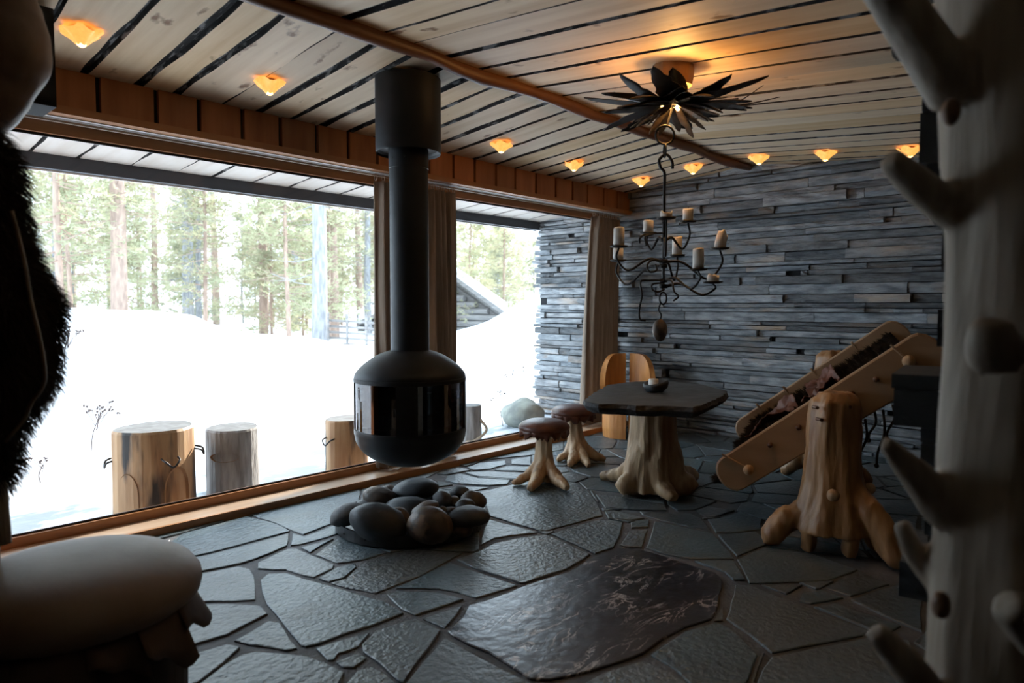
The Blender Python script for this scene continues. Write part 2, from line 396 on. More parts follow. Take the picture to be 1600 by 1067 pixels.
def organic(mb, voxel=0.012, smooth=4, disp=0.0, dscale=6.0, dstretch=1.0):
    """fuse overlapping volumes into one continuous skin"""
    me = mb.mesh('tmp', [m_root]); ob = bpy.data.objects.new('tmp', me)
    ts = bpy.data.scenes.new('tmp'); ts.collection.objects.link(ob)
    r = ob.modifiers.new('r', 'REMESH'); r.mode = 'VOXEL'; r.voxel_size = voxel; r.adaptivity = 0.0
    if smooth:
        sm = ob.modifiers.new('s', 'SMOOTH'); sm.factor = 0.5; sm.iterations = smooth
    with bpy.context.temp_override(scene=ts, view_layer=ts.view_layers[0]):
        dg = bpy.context.evaluated_depsgraph_get(); dg.update()
        out = bpy.data.meshes.new_from_object(ob.evaluated_get(dg), depsgraph=dg)
    bpy.data.objects.remove(ob); bpy.data.meshes.remove(me); bpy.data.scenes.remove(ts)
    if disp:
        cs = [v.co.copy() for v in out.vertices]; ns = [v.normal.copy() for v in out.vertices]; flat = []
        for c, nv in zip(cs, ns):
            q = Vector((c.x * dscale, c.y * dscale, c.z * dscale * dstretch))
            flat.extend(c + nv * (noise.noise(q) * disp + noise.noise(q * 2.7) * disp * 0.4))
        out.vertices.foreach_set('co', flat); out.update()
    out.polygons.foreach_set('use_smooth', [True] * len(out.polygons))
    return out
def put(name, me, mat, parent=None, origin=(0, 0, 0)):
    """link a world-coordinate mesh under parent"""
    o = wloc(parent) if parent is not None else Vector(origin)
    me.transform(Matrix.Translation(-o)); me.materials.clear(); me.materials.append(mat); me.name = name
    me.polygons.foreach_set('material_index', [0] * len(me.polygons))
    return link(name, me, parent, (0, 0, 0) if parent is not None else o)
def smooth_path(pts, n=6):
    """Catmull-Rom through points"""
    P = [Vector(p) for p in pts]; P = [P[0] * 2 - P[1]] + P + [P[-1] * 2 - P[-2]]; out = []
    for i in range(1, len(P) - 2):
        for k in range(n):
            t = k / n
            out.append(0.5 * ((2 * P[i]) + (P[i + 1] - P[i - 1]) * t + (2 * P[i - 1] - 5 * P[i] + 4 * P[i + 1] - P[i + 2]) * t * t
                              + (3 * P[i] - P[i - 1] - 3 * P[i + 1] + P[i + 2]) * t ** 3))
    out.append(P[-2]); return out
def lerp_list(vals, n):
    out = []
    for i in range(n):
        t = i / (n - 1) * (len(vals) - 1); k = min(int(t), len(vals) - 2); out.append(vals[k] + (vals[k + 1] - vals[k]) * (t - k))
    return out
def fur_blades(me, n, length, seed=1, down=Vector((0, 0, -0.5)), width=0.004, out=1.0, up=None):
    r = random.Random(seed); polys = list(me.polygons); areas = [p.area for p in polys]
    b = MB()
    for p in r.choices(polys, weights=areas, k=n):
        vs = [me.vertices[i].co for i in p.vertices]
        w = [r.random() for _ in vs]; sw = sum(w); c = sum((v * (q / sw) for v, q in zip(vs, w)), Vector())
        nn = p.normal.copy()
        if up is not None and nn.dot(up) < 0: nn.negate()
        d = (nn * out + down + Vector((r.uniform(-.4, .4), r.uniform(-.4, .4), r.uniform(-.3, .3)))).normalized()
        side = d.cross(Vector((r.uniform(-1, 1), r.uniform(-1, 1), r.uniform(-1, 1)))).normalized() * width
        L = length * r.uniform(0.5, 1.2); mid = c + d * L * 0.55; tip = c + d * L + down * L * 0.35
        b.add([c - side, c + side, mid + side * 0.6, mid - side * 0.6, tip], [(0, 1, 2, 3), (3, 2, 4)])
    return b

# ================================================================== SETTING
WALL_X = 6.9            # stone end wall face
HEAD_Y = 4.45           # header above the window
GLASS_Y = 4.62
EAVE_Y = 5.82
X_MIN, Y_MIN = -2.2, -1.6

# ------------------------------------------------------------------ floor of flagstones
fl = MB(); fl.box((X_MIN, Y_MIN, -0.12), (WALL_X + 0.2, 4.60, -0.009))
floor = struct(fl.build('floor', m_grout), 'dark slate flagstone floor with wide grey joints')
STONES = [
 [(200,893),(285,833),(385,806),(430,817),(453,829),(372,851),(325,863),(250,879)],
 [(391,803),(480,781),(562,762),(562,800),(528,814),(474,834),(457,828),(433,817)],
 [(240,884),(325,867),(372,855),(451,833),(448,852),(423,863),(397,873),(378,879),(312,892),(230,906)],
 [(457,833),(474,838),(528,818),(533,831),(509,839),(468,850),(454,851)],
 [(471,855),(521,841),(485,862)],
 [(493,866),(526,842),(540,834),(580,855),(604,862),(570,873),(545,877),(527,879),(505,870)],
 [(403,878),(449,857),(462,856),(488,867),(522,882),(520,887),(490,901),(475,898),(447,889),(425,889),(403,887)],
 [(498,903),(526,886),(555,880),(557,885),(537,902),(514,908)],
 [(300,898),(372,884),(390,888),(397,899),(399,914),(399,936),(300,940),(250,945),(225,925)],
 [(407,905),(419,896),(447,895),(474,904),(509,913),(540,922),(580,934),(600,939),(630,957),(585,975),(540,989),(497,1005),(478,1009),(471,1007),(449,982),(435,963),(417,943),(410,925)],
 [(517,910),(540,904),(560,885),(572,877),(610,863),(640,858),(722,862),(700,875),(656,899),(614,915),(586,926),(575,923),(540,917)],
 [(619,918),(703,878),(734,889),(808,914),(798,917),(744,933),(715,924),(687,919)],
 [(604,928),(618,923),(684,925),(724,935),(649,960),(628,951)],
 [(714,874),(755,858),(772,849),(802,842),(853,835),(922,866),(909,875),(884,889),(820,910),(812,910),(737,885)],
 [(765,811),(840,831),(802,835),(772,840),(752,850),(755,826)],
 [(740,769),(768,764),(800,757),(850,746),(905,755),(924,773),(938,795),(942,805),(930,807),(892,818),(855,828),(843,828),(765,805),(757,785)],
 [(861,833),(892,824),(930,813),(950,812),(973,815),(969,835),(959,854),(930,864)],
 [(986,816),(1014,811),(1013,823),(987,824)],
 [(984,828),(1012,828),(1003,854),(983,854),(969,851)],
 [(1023,814),(1114,833),(1147,872),(1080,872),(1045,866),(1010,855)],
 [(1085,876),(1146,876),(1164,905),(1146,905),(1133,893)],
 [(695,995),(734,1018),(782,1043),(831,1067),(845,1110),(600,1110),(637,1064)],
 [(566,1007),(588,985),(649,966),(660,972),(688,984),(676,1003),(652,1034),(630,1066),(622,1063),(594,1036),(568,1018)],
 [(661,966),(722,946),(695,980)],
 [(494,1011),(560,992),(577,988),(560,1009),(540,1017),(528,1019),(521,1030),(512,1030)],
 [(525,1033),(560,1019),(573,1027),(552,1042),(536,1041)],
 [(542,1066),(559,1047),(579,1040),(600,1050),(618,1066),(600,1100),(530,1110)],
 [(399,1018),(451,1022),(479,1025),(509,1036),(538,1050),(530,1066),(500,1110),(290,1110),(314,1067),(351,1038),(377,1023)],
 [(366,1000),(419,969),(437,972),(446,984),(464,1012),(447,1015),(410,1008),(391,1006)],
 [(280,945),(354,943),(407,946),(418,958),(354,991),(284,1011),(240,1015),(230,960)],
 [(356,1006),(375,1010),(350,1034),(308,1066),(240,1090),(225,1040)],
 [(1149,913),(1173,914),(1226,935),(1267,950),(1355,984),(1348,992),(1261,1008),(1206,1019),(1171,990),(1135,966),(1142,941)],
 [(1207,1025),(1267,1013),(1355,996),(1420,1000),(1450,1110),(1170,1110),(1192,1045)],
 [(1017,1022),(1070,986),(1120,971),(1140,980),(1184,1022),(1170,1060),(1120,1110),(1078,1066),(1054,1043)],
 [(912,1067),(945,1049),(1005,1031),(1050,1050),(1078,1070),(1110,1110),(860,1110)],
 [(1152,873),(1194,855),(1261,862),(1340,889),(1292,906),(1171,910)],
 [(1190,913),(1254,913),(1229,927)],
 [(1249,938),(1254,926),(1283,921),(1318,933),(1267,942)],
 [(1289,918),(1342,891),(1390,912),(1329,930)],
 [(1272,947),(1305,942),(1408,977),(1390,986),(1358,981)],
 [(1330,936),(1396,915),(1440,908),(1440,985),(1412,974)],
 [(1087,797),(1105,790),(1148,797),(1118,807),(1102,807)],
 [(1106,811),(1122,810),(1155,800),(1190,810),(1190,827),(1150,831),(1119,831)],
 [(1122,835),(1180,830),(1205,848),(1152,868)],
 [(1000,799),(1045,801),(1080,802),(1095,809),(1110,829),(1055,817),(1022,809),(1005,804)],
 [(945,798),(960,797),(1007,809),(985,812),(951,809)],
 [(931,772),(960,775),(1040,787),(1042,797),(1000,796),(946,793)],
 [(699,743),(719,740),(747,747),(797,750),(793,756),(764,758),(714,755),(696,750)],
 [(726,738),(766,736),(819,739),(811,748),(747,744)],
 [(730,730),(747,723),(789,719),(791,725),(766,732),(740,734)],
 [(683,740),(700,734),(716,730),(735,734),(719,737),(699,741)],
 [(799,717),(829,713),(830,726),(799,724)],
 [(773,734),(792,728),(830,729),(822,736)],
 [(683,752),(695,753),(707,757),(684,760)],
 [(691,763),(720,760),(764,761),(737,767)],
 [(718,726),(830,700),(880,689),(880,702),(828,711),(747,718),(728,728)],
 [(566,763),(640,745),(690,734),(672,743),(640,756),(600,767),(566,795)],
]
MARBLE = [(700,986),(722,965),(732,946),(761,938),(817,916),(840,908),(887,894),(927,870),(962,857),(1000,858),(1045,871),(1080,883),
          (1120,896),(1128,907),(1124,930),(1119,955),(1112,966),(1070,979),(1035,998),(1005,1020),(970,1033),(930,1045),(860,1061),(828,1060),(800,1042),(765,1019),(734,1007),(706,992)]
def jag(poly, amp, step, seed):
    r = random.Random(seed); out = []
    n = len(poly)
    for i in range(n):
        a = Vector(poly[i]); b = Vector(poly[(i + 1) % n]); L = (b - a).length; k = max(1, int(L / step))
        t = (b - a).normalized(); nn = Vector((-t.y, t.x))
        for j in range(k):
            p = a.lerp(b, j / k)
            if j: p = p + nn * r.uniform(-amp, amp)
            out.append(p)
    return out
def flag_mesh(name, poly, top, mat):
    n = len(poly); c = sum((Vector(p) for p in poly), Vector((0, 0))) / n
    b = MB()
    lo = [Vector((p.x, p.y, -0.012)) for p in poly]
    mid = [Vector((p.x, p.y, top - 0.003)) for p in poly]
    hi = [Vector((p.x, p.y, top)) + Vector(((c - p).x, (c - p).y, 0)).normalized() * 0.005 for p in poly]
    b.add(lo + mid + hi, [])
    for i in range(n):
        j = (i + 1) % n
        b.f.append((i, j, n + j, n + i)); b.m.append(0)
        b.f.append((n + i, n + j, 2 * n + j, 2 * n + i)); b.m.append(0)
    b.f.append(tuple(2 * n + i for i in range(n))); b.m.append(0)
    org = Vector((c.x, c.y, 0))
    me = b.mesh(name, [mat], org, False, True)
    return link(name, me, floor, org)
def inside(p, poly):
    c = False; n = len(poly)
    for i in range(n):
        a = poly[i]; b = poly[i - 1]
        if (a[1] > p[1]) != (b[1] > p[1]) and p[0] < (b[0] - a[0]) * (p[1] - a[1]) / (b[1] - a[1]) + a[0]: c = not c
    return c
TRACED = []
for i, poly in enumerate(STONES + [MARBLE]):
    w = [on_z(*p) for p in poly]; w = [Vector((p.x, min(p.y, 4.37))) for p in w]
    TRACED.append(w)
for i, w in enumerate(TRACED):
    mb_ = i == len(TRACED) - 1
    j = jag(w, 0.006, 0.09, i)
    o = flag_mesh('marble_flagstone' if mb_ else 'flagstone', j, 0.001 if mb_ else rng.uniform(-0.002, 0.002), m_marble if mb_ else m_slate)
    if mb_: o['label'] = 'polished black marble slab with pale veins'
# the rest of the floor, laid around them
def voronoi(seeds, x0, x1, y0, y1):
    out = []
    for i, s in enumerate(seeds):
        poly = [Vector((x0, y0)), Vector((x1, y0)), Vector((x1, y1)), Vector((x0, y1))]
        for k, q in enumerate(seeds):
            if k == i or (q - s).length > 1.8: continue
            m = (s + q) / 2; d = q - s; new = []
            for a in range(len(poly)):
                p1 = poly[a]; p2 = poly[(a + 1) % len(poly)]
                d1 = (p1 - m).dot(d); d2 = (p2 - m).dot(d)
                if d1 <= 0: new.append(p1)
                if (d1 < 0 < d2) or (d2 < 0 < d1): new.append(p1.lerp(p2, d1 / (d1 - d2)))
            poly = new
            if len(poly) < 3: break
        out.append(poly)
    return out
def shrink(poly, g):
    c = sum(poly, Vector((0, 0))) / len(poly)
    return [p + (c - p).normalized() * min(g, (c - p).length * 0.5) for p in poly]
sd = []
r2 = random.Random(11)
x = X_MIN
while x < WALL_X:
    y = Y_MIN
    while y < 4.37:
        p = Vector((x + r2.uniform(0, .36), y + r2.uniform(0, .36)))
        if not any(inside(p, t) for t in TRACED): sd.append(p)
        y += 0.37
    x += 0.37
cells = voronoi(sd, X_MIN, WALL_X + 0.02, Y_MIN, 4.37)
def half_clip(poly, m, d):
    new = []
    for a in range(len(poly)):
        p1 = poly[a]; p2 = poly[(a + 1) % len(poly)]
        d1 = (p1 - m).dot(d); d2 = (p2 - m).dot(d)
        if d1 <= 0: new.append(p1)
        if (d1 < 0 < d2) or (d2 < 0 < d1): new.append(p1.lerp(p2, d1 / (d1 - d2)))
    return new
def trim_to_traced(poly, seed):
    """stop a cell at the nearest edge of every traced stone"""
    for t in TRACED:
        best = None
        for i in range(len(t)):
            a, b = t[i - 1], t[i]; ab = b - a; u = max(0, min(1, (seed - a).dot(ab) / max(1e-9, ab.dot(ab)))); c = a + ab * u
            if best is None or (c - seed).length < (best - seed).length: best = c
        d = best - seed
        if d.length < 1.2 and d.length > 1e-4:
            poly = half_clip(poly, best - d.normalized() * 0.014, d)
            if len(poly) < 3: return None
    for k in range(8):
        bad = any(inside(p, t) for p in poly for t in TRACED) or any(inside(q, poly) for t in TRACED for q in t)
        if not bad: break
        poly = shrink(poly, 0.02)
    xs = [p.x for p in poly]; ys = [p.y for p in poly]
    return None if (bad or max(xs) - min(xs) < 0.06 or max(ys) - min(ys) < 0.06) else poly
for i, cpoly in enumerate(cells):
    if len(cpoly) < 3: continue
    cpoly = shrink(cpoly, 0.018)
    cpoly = trim_to_traced(cpoly, sd[i])
    if cpoly is None or len(cpoly) < 3: continue
    flag_mesh('flagstone', jag(cpoly, 0.005, 0.12, 500 + i), rng.uniform(-0.002, 0.002), m_slate)

# ------------------------------------------------------------------ ceiling planks
cb = MB()
def slope_quad(mb, x0, x1, y0, y1, dz, th, mi=0):
    v = []
    for z in (0, th):
        v += [(x0, y0, ceil_z(y0) + dz + z), (x1, y0, ceil_z(y0) + dz + z), (x1, y1, ceil_z(y1) + dz + z), (x0, y1, ceil_z(y1) + dz + z)]
    mb.add(v, [(0, 3, 2, 1), (4, 5, 6, 7), (0, 1, 5, 4), (1, 2, 6, 5), (2, 3, 7, 6), (3, 0, 4, 7)], mi)
slope_quad(cb, X_MIN, WALL_X + 0.3, RIDGE_Y, HEAD_Y + 0.12, 0.028, 0.05)
slope_quad(cb, X_MIN, WALL_X + 0.3, Y_MIN, RIDGE_Y, 0.028, 0.05)
ceiling = struct(cb.build('ceiling', m_bark), 'low pitched ceiling of rough edged pine boards with bark gaps')
def plank_run(x, x1, y0, y1, parent, mats, seed, wmin, wmax, gmin, gmax, name='plank', fixed=None, dz=0.0):
    r = random.Random(seed); k = 0
    while x < x1 - 0.03:
        w = r.uniform(wmin, wmax); g = r.uniform(gmin, gmax) if r.random() > 0.18 else 0.008
        if fixed and k < len(fixed): w = fixed[k] - x - g / 2
        xe = min(x + w, x1)
        n = 12; ph = [r.uniform(0, 6.28) for _ in range(4)]; am = r.uniform(0.002, 0.009)
        vb = []; vt = []
        for i in range(n + 1):
            t = i / n; y = y0 + (y1 - y0) * t; z = ceil_z(y) + dz
            ea = am * (math.sin(t * 7 + ph[0]) + .6 * math.sin(t * 17 + ph[1])); eb = am * (math.sin(t * 6 + ph[2]) + .6 * math.sin(t * 19 + ph[3]))
            vb += [(x + ea, y, z), (xe + eb, y, z)]
            vt += [(x + ea - 0.006, y, z + 0.03), (xe + eb + 0.006, y, z + 0.03)]
        b = MB(); m = len(vb); b.add(vb + vt, [])
        for i in range(n):
            a = 2 * i
            b.f.append((a, a + 2, a + 3, a + 1)); b.m.append(0)
            b.f.append((a, m + a, m + a + 2, a + 2)); b.m.append(1)
            b.f.append((a + 1, a + 3, m + a + 3, m + a + 1)); b.m.append(1)
        b.f.append((0, 1, m + 1, m)); b.m.append(1); b.f.append((2 * n, m + 2 * n, m + 2 * n + 1, 2 * n + 1)); b.m.append(1)
        org = Vector(((x + xe) / 2, (y0 + y1) / 2, ceil_z((y0 + y1) / 2)))
        link(name, b.mesh(name, mats, org, False, True), parent, org - wloc(parent))
        x = xe + g; k += 1
LG = [1.266, 1.551, 1.772, 2.066, 2.313, 2.555, 2.801, 3.038, 3.262]
plank_run(0.98, WALL_X, RIDGE_Y, HEAD_Y + 0.02, ceiling, [m_plank, m_bark], 3, 0.19, 0.27, 0.034, 0.062, fixed=LG)
plank_run(X_MIN, 0.95, RIDGE_Y, HEAD_Y + 0.02, ceiling, [m_plank, m_bark], 13, 0.22, 0.3, 0.034, 0.062)
plank_run(X_MIN, WALL_X, Y_MIN, RIDGE_Y, ceiling, [m_plank, m_bark], 5, 0.17, 0.25, 0.030, 0.058)
# ridge pole
pb = MB()
pts = [(X_MIN + i * (WALL_X - X_MIN) / 40, RIDGE_Y + 0.012 * math.sin(i * 0.9) + 0.008 * math.sin(i * 2.3), RIDGE_Z - 0.03 + 0.008 * math.sin(i * 1.3)) for i in range(41)]
pb.tube(pts, [0.040 + 0.005 * math.sin(i * 1.7) for i in range(41)], 10)
struct(pb.build('trim_1', m_pole, smooth=True), 'brown peeled pole running along the ceiling ridge')

# ------------------------------------------------------------------ header above the window
hb = MB(); hb.box((X_MIN, HEAD_Y + 0.03, 2.46), (WALL_X, HEAD_Y + 0.16, 2.80))
header = struct(hb.build('wall_window', m_dark), 'orange boarded header over the long window')
HG = [1.335, 1.65, 1.907, 2.193, 2.466, 2.752, 3.02]
xs = [-2.2, -1.9, -1.62, -1.33, -1.05, -0.75, -0.47, -0.18, 0.12, 0.42, 0.72, 1.03] + HG
while xs[-1] < 6.7: xs.append(xs[-1] + rng.uniform(0.25, 0.31))
xs.append(WALL_X)
for a, b_ in zip(xs[:-1], xs[1:]):
    if b_ - a < 0.06: continue
    q = MB(); q.box((a + 0.014, HEAD_Y, 2.485), (b_ - 0.014, HEAD_Y + 0.03, ceil_z(HEAD_Y) + 0.0))
    org = Vector(((a + b_) / 2, HEAD_Y, 2.5)); link('board', q.mesh('board', [m_header], org), header, org)
q = MB(); q.box((X_MIN, HEAD_Y - 0.045, 2.455), (WALL_X, HEAD_Y + 0.03, 2.497)); q.build('rail', m_rail, header)
q = MB(); q.box((X_MIN, HEAD_Y + 0.03, 2.45), (WALL_X, GLASS_Y + 0.06, 2.462)); struct(q.build('trim_2', m_white), 'white board with curtain track under the header')
q = MB(); q.tube([(X_MIN, 4.53, 2.437), (WALL_X, 4.53, 2.437)], 0.008, 6); tk = q.build('curtain_track', m_sill, bpy.data.objects['trim_2'])

# ------------------------------------------------------------------ window frames, sill, glass
sb = MB(); sb.box((X_MIN, 4.375, -0.01), (WALL_X, GLASS_Y + 0.05, 0.043))
sill = struct(sb.build('trim_3', [m_sill]), 'low wooden window sill board along the floor')
q = MB(); q.box((X_MIN, 4.355, -0.012), (WALL_X, 4.376, 0.046)); q.build('sill_edge', m_rail, sill)
MULL = 3.72
def window(n, x0, x1, label):
    w = MB()
    for a, b_ in (((x0, GLASS_Y - 0.03, 0.043), (x1, GLASS_Y + 0.05, 0.10)), ((x0, GLASS_Y - 0.03, 2.375), (x1, GLASS_Y + 0.05, 2.452)),
                  ((x0, GLASS_Y - 0.03, 0.10), (x0 + 0.06, GLASS_Y + 0.05, 2.375)), ((x1 - 0.06, GLASS_Y - 0.03, 0.10), (x1, GLASS_Y + 0.05, 2.375))):
        w.box(a, b_)
    o = struct(w.build('window_%d' % n, m_rail), label)
    g = MB(); g.box((x0 + 0.05, GLASS_Y + 0.008, 0.09), (x1 - 0.05, GLASS_Y + 0.016, 2.385)); g.build('pane', m_glass, o)
    t = MB()
    t.box((x0 + 0.06, GLASS_Y - 0.004, 0.10), (x1 - 0.06, GLASS_Y + 0.004, 0.112)); t.box((x0 + 0.06, GLASS_Y - 0.004, 2.360), (x1 - 0.06, GLASS_Y + 0.004, 2.375))
    t.build('bead', m_fascia, o)
window(1, 0.62, MULL, 'long wooden framed window left of the hanging stove')
window(2, MULL, WALL_X - 0.02, 'wooden framed window between the stove and the stone wall')
q = MB(); q.box((X_MIN, 4.44, -0.1), (0.62, GLASS_Y + 0.06, 2.5)); struct(q.build('wall_window_end', m_header))
# post in front of the mullion
q = MB(); q.box((MULL - 0.05, GLASS_Y - 0.11, 0.043), (MULL + 0.05, GLASS_Y - 0.03, 2.452))
struct(q.build('trim_4', m_rail), 'wooden window post behind the stove pipe')

# ------------------------------------------------------------------ stone walls
def stone_wall(name, y0, y1, ztop, seed, label, lmin, lmax, ragged=False, face=WALL_X):
    r = random.Random(seed)
    w = MB(); w.box((face + 0.045, y0, -0.1), (face + 0.30, y1, 2.9)); base = struct(w.build(name, m_wallback), label)
    z = 0.0; cnt = 0; rest = MB()
    while z < ztop:
        h = r.choice((0.038, 0.045, 0.052, 0.06, 0.07, 0.08, 0.095)) * r.uniform(0.9, 1.1)
        y = y0 - r.uniform(0, 0.4) if not ragged else y0
        yend = y1 + (r.uniform(-0.03, 0.07) if ragged else 0)
        while y < yend:
            L = r.uniform(lmin, lmax) if r.random() > 0.22 else r.uniform(0.05, 0.3)
            ya = max(y, y0); yb = min(y + L, yend)
            if yend - yb < 0.12: yb = yend
            y = yb + r.uniform(0.002, 0.01)
            if yb - ya < 0.03: continue
            if yb - ya < 0.14 and r.random() < 0.6: continue      # an open pocket
            za, zb = z + 0.002, z + h - r.uniform(0.003, 0.010)
            if min(zb, max(ceil_z(ya), ceil_z(yb))) - za < 0.02: continue
            zt = zb
            proud = r.choice((r.uniform(0.0, 0.03), r.uniform(0.0, 0.075)))
            n = max(2, min(6, int((yb - ya) / 0.14)))
            b = MB(); vv = []
            for i in range(n + 1):
                yy = ya + (yb - ya) * i / n
                dj = r.uniform(-0.011, 0.011); dk = r.uniform(-0.011, 0.011); ze = r.uniform(-0.005, 0.005) if 0 < i < n else 0
                xf = face - proud; zt = max(za + .004, min(zb, ceil_z(yy) - .002))
                vv += [(xf + dj + 0.004, yy, za), (xf + dk - 0.004, yy, (za + zt) / 2 + ze), (xf + dj * .5 + 0.005, yy, zt + ze * .5), (face + 0.06, yy, zt), (face + 0.06, yy, za)]
            b.add(vv, [])
            for i in range(n):
                for k in range(5):
                    if k == 3: continue
                    k2 = (k + 1) % 5; a = i * 5; b.f.append((a + k, a + k2, a + 5 + k2, a + 5 + k)); b.m.append(0)
            b.f.append((4, 3, 2, 1, 0)); b.m.append(0); a = n * 5; b.f.append((a, a + 1, a + 2, a + 3, a + 4)); b.m.append(0)
            if yb < 1.0:
                rest.add(b.v, b.f); continue
            org = Vector((face, (ya + yb) / 2, (za + zt) / 2))
            link('stone', b.mesh('stone', [m_wallstone], org, False, True), base, org); cnt += 1
        z += h
    if rest.v: tag(rest.build('far_stones', m_wallstone, base), kind='stuff')
    return base, cnt
_, c1 = stone_wall('wall_back', -1.6, 4.60, 2.86, 21, 'dry stacked grey slate end wall inside the room', 0.45, 1.5)
_, c2 = stone_wall('wall_exterior', 4.61, 5.86, 2.62, 22, 'stacked slate wall running on outside the window', 0.3, 0.9, ragged=True)
print('wall stones', c1, c2)
q = MB(); q.box((X_MIN, Y_MIN - 0.15, -0.1), (WALL_X + 0.3, Y_MIN, 2.9))
wr = struct(q.build('wall_right', m_barrel), 'dark timber side wall')
q = MB(); q.box((X_MIN - 0.15, Y_MIN - 0.15, -0.1), (X_MIN, 4.70, 3.0)); struct(q.build('wall_rear', m_barrel), 'dark timber rear wall')

# ------------------------------------------------------------------ eave outside
ev = MB(); slope_quad(ev, X_MIN - 3, WALL_X + 0.25, HEAD_Y + 0.16, EAVE_Y + 0.05, -0.072, 0.06)
eave = struct(ev.build('roof_overhang', m_bark), 'pale boarded underside of the eave outside')
plank_run(X_MIN - 3, WALL_X, HEAD_Y + 0.16, EAVE_Y, eave, [m_eave, m_bark], 8, 0.24, 0.34, 0.012, 0.03, dz=-0.10)
q = MB(); q.box((X_MIN - 3, EAVE_Y, 2.385), (WALL_X - 0.01, EAVE_Y + 0.06, 2.49)); q.build('fascia', m_fascia, eave)
q = MB(); q.box((X_MIN - 3, EAVE_Y + 0.06, 2.372), (WALL_X - 0.01, EAVE_Y + 0.075, 2.56)); q.build('drip_edge', m_white, eave)
# roof slab above everything keeps the sky out
q = MB(); slope_quad(q, X_MIN - 3, WALL_X + 0.6, RIDGE_Y, EAVE_Y + 0.3, 0.14, 0.1); slope_quad(q, X_MIN - 3, WALL_X + 0.6, Y_MIN - 0.4, RIDGE_Y, 0.14, 0.1)
struct(q.build('roof', m_fascia), 'flat pitched roof deck')

# ================================================================== OUTSIDE
def smoothstep(a, b, x):
    t = max(0.0, min(1.0, (x - a) / (b - a))); return t * t * (3 - 2 * t)
RP = [(-12, 1.15), (0.5, 1.32), (2.1, 1.36), (3.0, 1.34), (3.5, 1.28), (3.9, 1.10), (4.4, 0.98), (5.1, 0.92), (6.2, 0.74), (7.2, 0.66), (9.0, 0.60), (40, 0.5)]
def ridge_h(x):
    for (a, za), (b, zb) in zip(RP[:-1], RP[1:]):
        if x <= b: return za + (zb - za) * smoothstep(a, b, x)
    return RP[-1][1]
def snow_z(x, y):
    rise = smoothstep(5.75, 8.6, y)
    h = -0.06 + (ridge_h(x * 1.0 - (y - 8.5) * 0.28) + 0.06) * rise
    h *= 1 - 0.35 * smoothstep(9.0, 14.0, y)
    h += 1.75 * math.exp(-(((x - 16.6) / 2.2) ** 2 + ((y - 12.6) / 2.6) ** 2))
    h += (0.05 * noise.noise(Vector((x * .8, y * .8, 3))) + 0.025 * noise.noise(Vector((x * 2.3, y * 2.3, 1)))) * smoothstep(5.6, 6.8, y)
    return h
sv = []; sf = []
gx = [-14 + 0.25 * i for i in range(0, 133)] + [19.2 + 1.5 * i for i in range(0, 28)]
gy = [5.35 + 0.16 * i for i in range(0, 60)] + [15 + 1.6 * i for i in range(0, 32)]
for yy in gy:
    for xx in gx: sv.append((xx, yy, snow_z(xx, yy)))
nx = len(gx)
for j in range(len(gy) - 1):
    for i in range(nx - 1): sf.append((j * nx + i, j * nx + i + 1, (j + 1) * nx + i + 1, (j + 1) * nx + i))
sm_ = MB(); sm_.add(sv, sf)
struct(sm_.build('snow_ground', m_snow, smooth=True, fix=False), 'deep bright snow bank outside the window')
q = MB(); q.box((-14, GLASS_Y + 0.05, -0.2), (WALL_X + 0.1, 6.3, -0.03)); struct(q.build('terrace', m_terrace), 'stone terrace dusted with snow outside the window')
q = MB(); q.box((-14, 5.3, -0.5), (60, 66, -0.3)); struct(q.build('ground', m_snow))

# ---- log stools on the terrace
def log_body(c, r, h, seed, bulge=0.04, n=28, tilt=(0, 0)):
    rr = random.Random(seed); ph = [rr.uniform(0, 6.28) for _ in range(4)]
    def rad(th, z): return r * (1 + 0.05 * math.sin(2 * th + ph[0]) + 0.03 * math.sin(3 * th + ph[1]) + 0.015 * math.sin(7 * th + ph[2]) + bulge * (0.5 - z / h) * 0.5)
    b = MB(); levels = [0, h * .12, h * .35, h * .6, h * .85, h * .97, h]
    for li, z in enumerate(levels):
        s = 0.96 if li == len(levels) - 1 else 1.0
        for k in range(n):
            th = 2 * PI * k / n; q = rad(th, z) * s
            b.v.append(Vector((c[0] + q * math.cos(th) + tilt[0] * z, c[1] + q * math.sin(th) + tilt[1] * z, c[2] + z)))
    for i in range(len(levels) - 1):
        for k in range(n):
            k2 = (k + 1) % n; b.f.append((i * n + k, i * n + k2, (i + 1) * n + k2, (i + 1) * n + k)); b.m.append(0)
    o = (len(levels) - 1) * n
    b.f.append(tuple(o + k for k in range(n))); b.m.append(1)
    b.f.append(tuple(reversed(range(n)))); b.m.append(0)
    return b
def carve(parent, c, r, ang, z, w, h, arch=True, name='carved_recess'):
    """a shallow hollow with a rim, cut as its own curved panel set into the log face"""
    b = MB(); n = 14; outer = []; inner = []
    for k in range(n):
        t = 2 * PI * k / n; u = math.cos(t) * w / 2; v = math.sin(t) * h / 2
        if arch and v < 0: v = v * 1.0; u = math.copysign(w / 2, u) if abs(math.cos(t)) > .3 else u
        for lst, sc, dep in ((outer, 1.0, 0.010), (inner, 0.82, -0.012)):
            a = ang + u * sc / r
            lst.append((c[0] + (r + dep) * math.cos(a), c[1] + (r + dep) * math.sin(a), z + v * sc))
    b.add(outer + inner, [(k, (k + 1) % n, n + (k + 1) % n, n + k) for k in range(n)])
    b.f.append(tuple(n + k for k in range(n))); b.m.append(0)
    return b.build(name, m_carve, parent)
